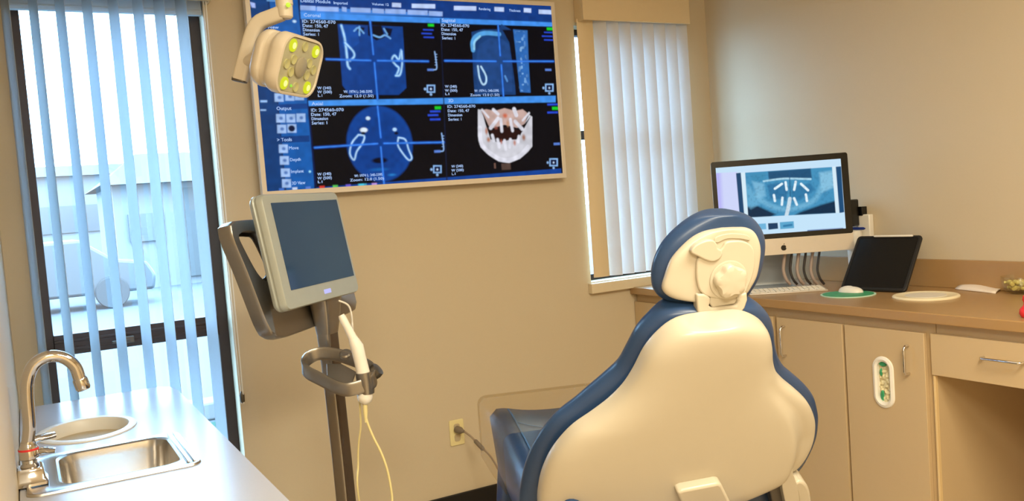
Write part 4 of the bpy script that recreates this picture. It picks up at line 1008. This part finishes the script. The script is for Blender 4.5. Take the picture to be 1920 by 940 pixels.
# crumpled bags inside
gx = MB(); ny_, nz_ = 10, 22; vs = []; rr_ = RNG.rand(nz_, ny_)
for j in range(nz_):
    for i in range(ny_): vs.append((CX+.006+.010*rr_[j, i], oc2.y+ohw*.70*(-1+2*i/(ny_-1)), oc2.z+ohh*.84*(-1+2*j/(nz_-1))))
fsx = [(j*ny_+i, j*ny_+i+1, (j+1)*ny_+i+1, (j+1)*ny_+i) for j in range(nz_-1) for i in range(ny_-1)]
gx.add(vs, fsx); bagm = mat('bag_film', (222, 210, 168), .4, var=.2, scale=50)
bg_ = gx.build('bag_roll', bagm, hd_, angle=20)
for (a, b_, c__, d__) in ((.3, .68, .38, .10), (.55, -.55, .16, .22), (.6, .35, .10, .16)):
    MB().lathe([(.001, 0), (1, .0), (.7, .25), (.001, .3)], Vector((0, 0, 0)), Z3, 14).v
    e = MB(); cc = Vector((CX+.008, oc2.y+a*ohw*.6, oc2.z+b_*ohh))
    e.loft([[cc+Vector((dx, math.cos(t)*ohw*c__*r_, math.sin(t)*ohh*d__*r_)) for t in np.linspace(0, 2*math.pi, 16, endpoint=False)] for r_, dx in ((1, .002), (.8, -.003), (.02, -.004))])
    e.build('bag_print', M['green'], hd_)
# drawer unit over the knee space
du = thing('desk_drawer', 'cream drawer unit with a chrome bar handle over the knee space at right', 'drawer unit', (3.0, 1.4, .6))
zd1 = cz(1745, 625); zd0 = cz(1745, 703)
yR = .62
MB().box((CX+.02, yR+.02, zd0+.004), (WX-.005, yE-.002, zTop-.0005)).build('drawer_box', M['cab'], du, smooth=False)
dr = MB().box((CX, 1.14, zd0), (CX+.018, yD-.004, zd1-.002)).build('drawer', M['cab'], du, bevel=.0015)
ya_, yb_ = onX(1838, 673, CX-.02).y, onX(1915, 680, CX-.02).y
handle((ya_+yb_)/2, onX(1877, 677, CX-.02).z, False, dr, ya_-yb_)
MB().box((CX+.004, 1.10, 0), (WX-.003, 1.125, zTop-.0005)).build('side_panel', M['cab'], du, bevel=.001) if False else None
MB().box((CX+.004, .62, 0), (WX-.003, 1.12, zd0)).build('pedestal', M['cab'], du, bevel=.001)
# darker brown sheet over the wall at the rear of the knee space
MB().box((WX-.02, 1.121, 0), (WX-.003, yE-.001, zd0+.003)).build('rear_panel', mat('brown_panel', (150, 110, 68), .6), du, smooth=False)

# ================================================================== DESKTOP COMPUTER
iex, iey, in_ = quad_frame(120.7, 3.9)
dI = 3.85
IC = Vector((2.927, 2.777, 1.347)); IW, IH = .598, .356
im = thing('desktop_computer', 'all-in-one computer with aluminium chin showing a dental x-ray, on the tan worktop', 'computer', (2.96, 2.83, CT))
iq = lambda x, y, d=0: onP(x, y, IC, in_)+in_*d
def il(p): return ((p-IC).dot(iex), (p-IC).dot(iey))
chz = il(iq(1500, 483))[1]
CHb = -IH/2-.072
body = MB(); cI = IC+iey*(CHb+IH/2)/2; fullH = IH/2-CHb
body.loft([[cI+iex*a+iey*b_+in_*d for a, b_ in rrect(w_, h_, .012, 5)] for w_, h_, d in ((IW*.55, fullH*.6, -.045), (IW*.85, fullH*.85, -.028), (IW, fullH, -.012), (IW, fullH, -.004))])
bo = body.build('computer_body', M['alu'], im, angle=30)
blk = MB().prism([IC+iex*a+iey*b_+in_*-.004 for a, b_ in rrect(IW, IH, .010, 5)], in_*.004).build('bezel', M['black'], im, bevel=.0006)
MB().prism([cI+iex*a+iey*(b_+(CHb-(-fullH/2+ (0)))*0)+in_*-.0041 for a, b_ in rrect(IW, fullH, .012, 5)], in_*.0038).build('chin_panel', M['alu'], im, bevel=.0006)
sc_q = [il(iq(*p)) for p in ((1341, 314), (1577, 299), (1585, 427), (1352, 447))]
ax0 = (sc_q[0][0]+sc_q[3][0])/2; ax1 = (sc_q[1][0]+sc_q[2][0])/2; ay1 = (sc_q[0][1]+sc_q[1][1])/2; ay0 = (sc_q[2][1]+sc_q[3][1])/2
ic_ = IC+iex*(ax0+ax1)/2+iey*(ay0+ay1)/2
I = Screen(ic_+in_*.0008, iex, iey, in_, ax1-ax0, ay1-ay0, 340, 200); I.nn = in_; I.k = (ax1-ax0)/236
I.c[:] = np.array(lin((200, 228, 250)))
I.poly([(1340, 313), (1382, 311), (1388, 445), (1350, 448)], (206, 214, 250)); I.poly([(1340, 313), (1350, 312), (1358, 447), (1350, 448)], (176, 170, 246), .8, .02)
I.poly([(1340, 313), (1577, 298), (1577.5, 310), (1341, 325)], (196, 226, 248))
I.poly([(1380, 325), (1389, 324), (1396, 404), (1387, 405)], (26, 70, 110)); I.poly([(1566, 313), (1577, 312), (1583, 398), (1573, 400)], (24, 76, 120))
xr = [(1396, 324), (1563, 313), (1570, 400), (1402, 408)]
I.poly(xr, (66, 146, 190)); 
I.poly([(1397, 388), (1420, 386), (1455, 402), (1445, 407), (1402, 409)], (8, 44, 72), 1, .01); I.poly([(1500, 398), (1540, 384), (1568, 376), (1570, 400), (1490, 404)], (8, 44, 72), 1, .01)
I.poly([(1440, 322), (1520, 316), (1522, 334), (1442, 338)], (20, 70, 110), .9, .006)
I.poly([(1405, 326), (1436, 324), (1432, 338), (1412, 342)], (60, 140, 180), .8, .01); I.poly([(1396, 350), (1402, 345), (1430, 380), (1408, 392), (1400, 385)], (110, 180, 216), .7, .012)
I.poly([(1536, 324), (1562, 320), (1566, 350), (1540, 362)], (150, 208, 236), .7, .012); I.poly([(1410, 340), (1432, 344), (1436, 368), (1420, 372)], (140, 200, 230), .6, .012)
I.line([(1420, 366), (1440, 384), (1470, 392), (1500, 388), (1528, 374), (1540, 350)], 9, (130, 196, 228), .55, .014); I.line([(1432, 340), (1460, 336), (1480, 335), (1520, 336)], 3.5, (180, 226, 246), .9, .004)
I.poly([(1438, 346), (1470, 342), (1478, 352), (1474, 376), (1444, 372)], (30, 100, 150), .7, .01); I.poly([(1484, 350), (1520, 344), (1528, 356), (1500, 376), (1484, 376)], (34, 108, 156), .7, .01)
I.line([(1480, 320), (1482, 372)], 2, (24, 84, 130), .8)
I.line([(1481, 373), (1478, 390), (1474, 407)], 7, (206, 226, 238), .95, .003)
for p, q in (((1466, 345), (1453, 354)), ((1473, 342), (1475, 356)), ((1492, 341), (1489, 356)), ((1502, 345), (1515, 357)), ((1451, 366), (1453, 377)), ((1467, 371), (1466, 384)), ((1489, 372), (1494, 384)), ((1511, 365), (1513, 377))):
    I.line([p, q], 4.5, (228, 246, 255), 1, .002)
nz = I.noise(44, 8); cxr = I.T(1483, 362); reg = (np.abs(I.U-cxr[0]) < 82*I.k)*(np.abs(I.V-cxr[1]) < 38*I.k); I.blend(reg*np.clip(nz-.5, 0, 1)*.5, (10, 60, 100)); 
I.poly([(1560, 313), (1567, 312.5), (1574, 400), (1567, 400)], (214, 236, 248)); I.poly([(1389, 324), (1397, 323.5), (1403, 408), (1396, 409)], (214, 236, 248))
I.poly([(1387, 409), (1583, 399), (1585, 426), (1352, 446), (1351, 420)], (196, 228, 250))
I.poly([(1422, 420), (1436, 419), (1437, 430), (1424, 431)], (110, 180, 220)); I.poly([(1440, 419), (1458, 418), (1459, 429), (1441, 431)], (24, 60, 96)); I.poly([(1462, 417), (1488, 415), (1489, 428), (1463, 430)], (90, 166, 206))
I.line([(1470, 424), (1484, 422)], 4, (30, 110, 160), .8)
I.line([(1515, 433), (1580, 429)], 3, (20, 60, 130), .8)
I.soften(1); I.build('screen', im, 1.0)
# fruit emblem on the chin
ec = iq(1469.5, 464.5); em = MB(); er = .0125
pts = []
for k in range(40):
    th = 2*math.pi*k/40; r_ = er*(1-.10*math.exp(-((th-math.pi/2)/.35)**2)-.07*math.exp(-((th-3*math.pi/2)/.3)**2)); x_, y_ = r_*math.cos(th)*.95, r_*math.sin(th)
    dx, dy = x_-er*1.25, y_-er*.12; dd = math.hypot(dx, dy)
    if dd < er*.52: x_ = er*1.25+dx/dd*er*.52; y_ = er*.12+dy/dd*er*.52
    pts.append(ec+iex*x_+iey*(y_-.001)+in_*.0002)
em.prism(pts, in_*.0006)
em.prism([ec+iex*(x_)+iey*(y_)+in_*.0002 for x_, y_ in ((.0, .0125), (.001, .0165), (.004, .0185), (.0052, .0185), (.0042, .0150), (.001, .0128))], in_*.0006)
em.build('chin_emblem', M['black'], im, smooth=False)
# stand : bent aluminium plate, a foot on the worktop and a leg rising behind the screen
lb = IC+iey*(CHb+.10)-in_*.05
fz = CT+.006
fo = Vector((cI.x, cI.y, 0)); inh = Vector((in_.x, in_.y, 0)).normalized()
c0 = Vector((IC.x, IC.y, 0))-iex*.035
leg = [c0-inh*.065+Z3*(CT+.0045), c0-inh*.13+Z3*(CT+.0045), c0-inh*.15+Z3*(CT+.010), c0-inh*.155+Z3*(CT+.03), c0-inh*.11+Z3*(CT+.15), c0-inh*.05+Z3*(CT+.28)]
mb = MB(); secs = []
for i, p in enumerate(leg):
    t = (leg[min(i+1, 5)]-leg[max(i-1, 0)]).normalized(); nn = t.cross(iex).normalized()
    secs.append([p-iex*.098+nn*.004, p+iex*.098+nn*.004, p+iex*.098-nn*.004, p-iex*.098-nn*.004])
mb.loft(secs).build('stand', mat('stand_metal', (160, 166, 172), .35, metal=.4), im, bevel=.002)  # blue-grey tint paints in the daylight reflected by the aluminium
# cable bundle hanging behind the screen at the right
cb = thing('cable_bundle', 'loops of grey cables hanging below the right end of the computer screen', 'cables', (3.05, 2.72, CT+.004))
for i in range(6):
    x_ = 1481+i*13.5; d_ = -.05-.004*i
    pth = [iq(x_-2, 470, d_), iq(x_-5, 492, d_), iq(x_-6, 508, d_), iq(x_-1, 524, d_), iq(x_+8, 534, d_-.01)]
    pth = [Vector((p.x, p.y, max(p.z, CT+.008))) for p in pth]
    MB().tube(smooth_path(pth, 5), .0075 if i % 2 == 0 else .0055, 10).build('cable', M['dark_plastic'] if i % 2 else mat('cable_grey', (168, 150, 140), .4), cb)
# keyboard
kq = [onZ(*p, CT+.004) for p in ((1432, 538), (1546, 532), (1553, 544), (1406, 553))]
ku = unit(kq[2]-kq[3]); kv = Z3.cross(ku); kcen = (kq[2]+kq[3])/2+kv*.055; kl = (kq[2]-kq[3]).length
kb = thing('keyboard', 'slim white and silver keyboard lying in front of the computer stand', 'keyboard', (kcen.x, kcen.y, CT))
KM = frame(Vector((kcen.x, kcen.y, CT)), ku, kv, Z3)
MB().prism([KM @ Vector(p) for p in ((-kl/2, -.055, .0), (-kl/2, .055, .0), (-kl/2, .055, .014), (-kl/2, -.055, .006))], ku*kl).build('keyboard_body', M['alu'], kb, bevel=.002)
mb = MB()
for r_ in range(5):
    y_ = -.046+r_*.0195; nk = 15 if r_ else 9
    for i in range(nk):
        kw = kl*.94/nk; x_ = -kl*.47+kw*i; z_ = .006+.008*(y_+.055)/.11+.0005
        mb.box((x_+.0015, y_, z_), (x_+kw-.0015, y_+.0165, z_+.0025), KM)
kk = mb.build('keys', M['white_pl'], kb, smooth=False); kk['kind'] = 'stuff'
# mouse pad and mouse
mp_ = (onZ(1536, 553, CT)+onZ(1646, 553, CT))/2; mr_ = .108
pd = thing('mouse_pad', 'round green patterned mouse pad on the tan worktop', 'mouse pad', (mp_.x, mp_.y, CT))
MB().lathe([(mr_, 0), (mr_, .003), (mr_-.001, .0035), (.001, .0035)], Vector((mp_.x, mp_.y, CT+.0003)), Z3, 56).build('pad_base', mat('pad_rim', (190, 220, 200), .6), pd)
mb = MB(); secs = []
for r_, h_ in ((mr_-.008, .0036), (mr_-.008, .0044), (.001, .0046)):
    secs.append([Vector((mp_.x+r_*math.cos(t), mp_.y+r_*math.sin(t), CT+h_)) for t in np.linspace(0, 2*math.pi, 56, endpoint=False)])
mb.loft(secs); mb.build('pad_print', M['green'], pd)
mc = (onZ(1577, 552, CT)+onZ(1614, 548, CT))/2; ms = MB(); mu = unit(onZ(1614, 552, CT)-onZ(1577, 550, CT)); mv = Z3.cross(mu)
secs = []
for s_ in np.linspace(-1, 1, 14):
    w_ = .030*max(.02, (1-abs(s_)**2.6))**.5; h_ = .026*max(.03, (1-abs(s_)**2.4))**.5
    secs.append([Vector((mc.x, mc.y, CT+.0052))+mu*.055*s_+mv*w_*math.cos(t)+Z3*h_*max(0, math.sin(t))*(1.0 if s_ < 0 else .9) for t in np.linspace(0, 2*math.pi, 20, endpoint=False)])
tag(ms.loft(secs).build('computer_mouse', M['white_pl']), 'white computer mouse on the round green pad', 'mouse')
# cream oval cover
dc = (onZ(1673, 557, CT)+onZ(1801, 557, CT))/2; dr_ = (onZ(1673, 557, CT)-onZ(1801, 557, CT)).length/2
dd = thing('round_cover', 'round cream lid lying flat on the tan worktop in front of the tablet', 'lid', (dc.x, dc.y, CT))
MB().lathe([(dr_, 0), (dr_, .004), (dr_-.004, .008), (dr_-.014, .009), (dr_-.02, .006), (.001, .006)], Vector((dc.x, dc.y, CT+.0003)), Z3, 64).build('lid_disc', M['cream_disc'], dd)
MB().lathe([(dr_*.62, 0), (dr_*.62, .0012), (dr_*.60, .0012), (.001, .0012)], Vector((dc.x, dc.y, CT+.0063)), Z3, 64).build('lid_centre', M['white_pl'], dd)
# tablet leaning on the wall
tb0 = onZ(1577, 545, CT+.003); tb1 = onZ(1695, 549, CT+.003); te = unit(tb1-tb0); te.z = 0; te.normalize()
tp = Z3.cross(te)*1.0
if tp.x < 0: tp = -tp
th_ = R(40); tup = math.cos(th_)*Z3+math.sin(th_)*tp; tn = te.cross(tup); 
if tn.x > 0: tn = -tn
tw = (tb1-tb0).length*1.04; TH = .277
tbt = thing('tablet', 'black-cased tablet leaning against the right wall on the worktop', 'tablet', (tb0.x, tb0.y, CT))
tcn = (tb0+tb1)/2+tup*TH/2-tn*.008+Vector((0, 0, .0065))
TS = lambda w_, h_, r_, d: [tcn+te*a+tup*b_+tn*d for a, b_ in rrect(w_, h_, r_, 5)]
tcse = MB().loft([TS(tw-.012, TH-.012, .012, -.008), TS(tw, TH, .016, -.004), TS(tw, TH, .016, .004), TS(tw-.008, TH-.008, .013, .008), TS(tw-.024, TH-.024, .006, .008), TS(tw-.026, TH-.026, .006, .0045)]).build('tablet_case', M['blackm'], tbt)
MB().loft([TS(tw-.028, TH-.028, .005, .0046), TS(tw-.028, TH-.028, .005, .0062)]).build('tablet_screen', M['black'], tbt)
sa = onP(1638, 446.5, tcn+tn*.01, tn); sb = onP(1711, 446.5, tcn+tn*.01, tn)
mida = tcn+tup*(TH/2-.007)+tn*.0115
xa_, xb_ = (sa-tcn).dot(te), (sb-tcn).dot(te)
pn_ = MB().tube([mida+te*xa_, mida+te*(xa_+.004), mida+te*(xb_-.004), mida+te*xb_], [.003, .0045, .0045, .003], 12).build('stylus', M['white_pl'])
tag(pn_, 'white stylus lying along the top edge of the black tablet case', 'stylus')
# white box on the wall, speaker and pen behind the screen
ws = [onX(1603, 402, WX), onX(1638, 403, WX), onX(1637, 470, WX)]
MB_ = MB().box((WX-.03, ws[1].y, ws[2].z), (WX-.001, ws[1].y+.11, ws[0].z))
bx_ = MB_.build('wall_box', M['white_pl'], bevel=.004); tag(bx_, 'white plastic box on the right wall just behind the computer', 'wall box')
sp = onX(1597, 398, WX-.09)
spk = thing('speaker', 'small black speaker on the wall peeking out behind the right edge of the computer', 'speaker', (sp.x, sp.y, sp.z-.05))
MB().box((WX-.12, sp.y+.004, sp.z-.065), (WX-.035, sp.y+.06, sp.z+.055)).build('speaker_body', M['black'], spk, bevel=.006)
MB().box((WX-.035, sp.y-.01, sp.z-.02), (WX-.001, sp.y+.03, sp.z+.02)).build('speaker_bracket', M['black'], spk, bevel=.002)
cu_ = onX(1606, 470, WX-.062)
cup = MB().lathe([(.022, 0), (.024, .002), (.030, .095), (.0285, .095), (.023, .004), (.001, .004)], Vector((WX-.062, cu_.y+.01, CT+.0005+.0)), Z3, 32)
# tall white tumbler holding a blue pen
zt_c = onX(1606, 432, WX-.062).z
cupo = MB().lathe([(.026, 0), (.028, .002), (.034, zt_c-CT-.002), (.032, zt_c-CT-.002), (.026, .006), (.001, .006)], Vector((WX-.062, cu_.y+.008, CT+.0005)), Z3, 32).build('tall_cup', M['white_pl'])
tag(cupo, 'tall white cup with a blue pen across it behind the right edge of the computer', 'cup')
pb = Vector((WX-.062, cu_.y+.01, CT+.12)); pt_ = onX(1621, 426, WX-.08)
pq_ = onX(1590, 420, WX-.062); pt_ = onX(1622, 430, WX-.062); pt_.z = pq_.z = zt_c+.0075
pno = MB().tube([pq_, pt_.lerp(pq_, .1), pt_], [.006, .0065, .003], 10).build('pen', M['blue_pen']); tag(pno, 'blue pen lying across the top of the tall white cup beside the computer', 'pen')

# folded paper, glass candy bowl, red gift bow
nq = [onZ(*p, CT+.001) for p in ((1790, 543), (1822, 536), (1880, 543), (1866, 551))]
nn_ = MB(); gridn = []
for j in range(7):
    for i in range(9):
        a = nq[0].lerp(nq[3], i/8); b_ = nq[1].lerp(nq[2], i/8); p = a.lerp(b_, j/6); gridn.append(Vector((p.x, p.y, CT+.003+.016*math.sin(math.pi*j/6)**.7*(.35+.65*math.sin(math.pi*min(1, .25+i/9))) )))
nn_.add(gridn, [(j*9+i, j*9+i+1, (j+1)*9+i+1, (j+1)*9+i) for j in range(6) for i in range(8)])
no_ = nn_.build('folded_napkin', M['napkin'], angle=60); so2 = no_.modifiers.new('solid', 'SOLIDIFY'); so2.thickness = .004; so2.offset = -1
no_.location.z += .0012
tag(no_, 'white folded napkin on the tan worktop left of the glass candy bowl', 'napkin')
gc = onZ(1912, 551, CT); gr = .062
gb = MB().lathe([(.030, 0), (.034, .003), (.048, .014), (.060, .038), (gr, .066), (gr-.003, .066), (.057, .039), (.045, .016), (.001, .008)], Vector((gc.x, gc.y, CT+.0005)), Z3, 40).build('candy_bowl', M['bowl'])
tag(gb, 'small clear glass bowl of gold wrapped sweets at the right end of the worktop', 'bowl')
sw0 = None; grp = 'gold wrapped sweets in the glass bowl'
for i, (a, r_, h_) in enumerate([(0, .0, .022)]+[(k*60, .024, .024) for k in range(6)]+[(k*72+20, .036, .041) for k in range(5)]+[(k*90+10, .014, .043) for k in range(4)]):
    p = Vector((gc.x+r_*math.cos(R(a)), gc.y+r_*math.sin(R(a)), CT+h_))
    if sw0 is None:
        mb = MB(); mb.lathe([(.001, -.010), (.007, -.008), (.0095, -.002), (.0095, .002), (.007, .008), (.001, .010)], Vector((0, 0, 0)), Vector((1, .2, .1)), 14)
        mb.lathe([(.007, -.018), (.002, -.009), (.002, .009), (.007, .018)], Vector((0, 0, 0)), Vector((1, .2, .1)), 10)
        sw0 = mb.build('wrapped_sweet', M['gold']); sw0['label'] = 'gold wrapped sweet in the clear glass bowl'; sw0['category'] = 'sweet'; sw0['group'] = grp; o_ = sw0
    else: o_ = sw0.copy(); C.objects.link(o_)
    o_.location = p+Vector((0, 0, -.009)); o_.rotation_euler = (0, 0, R(a*1.7+13*i))
rc_ = onZ(1922, 596, CT)
rdb = thing('red_toy', 'red rounded object at the front edge of the worktop, cut off by the right border', 'ornament', (rc_.x, rc_.y, CT))
MB().lathe([(.001, .0), (.020, .001), (.026, .012), (.024, .026), (.014, .038), (.012, .046), (.016, .056), (.014, .068), (.001, .074)], Vector((rc_.x+.01, rc_.y-.005, CT+.0005)), Z3, 32).build('ornament_body', M['red'], rdb)
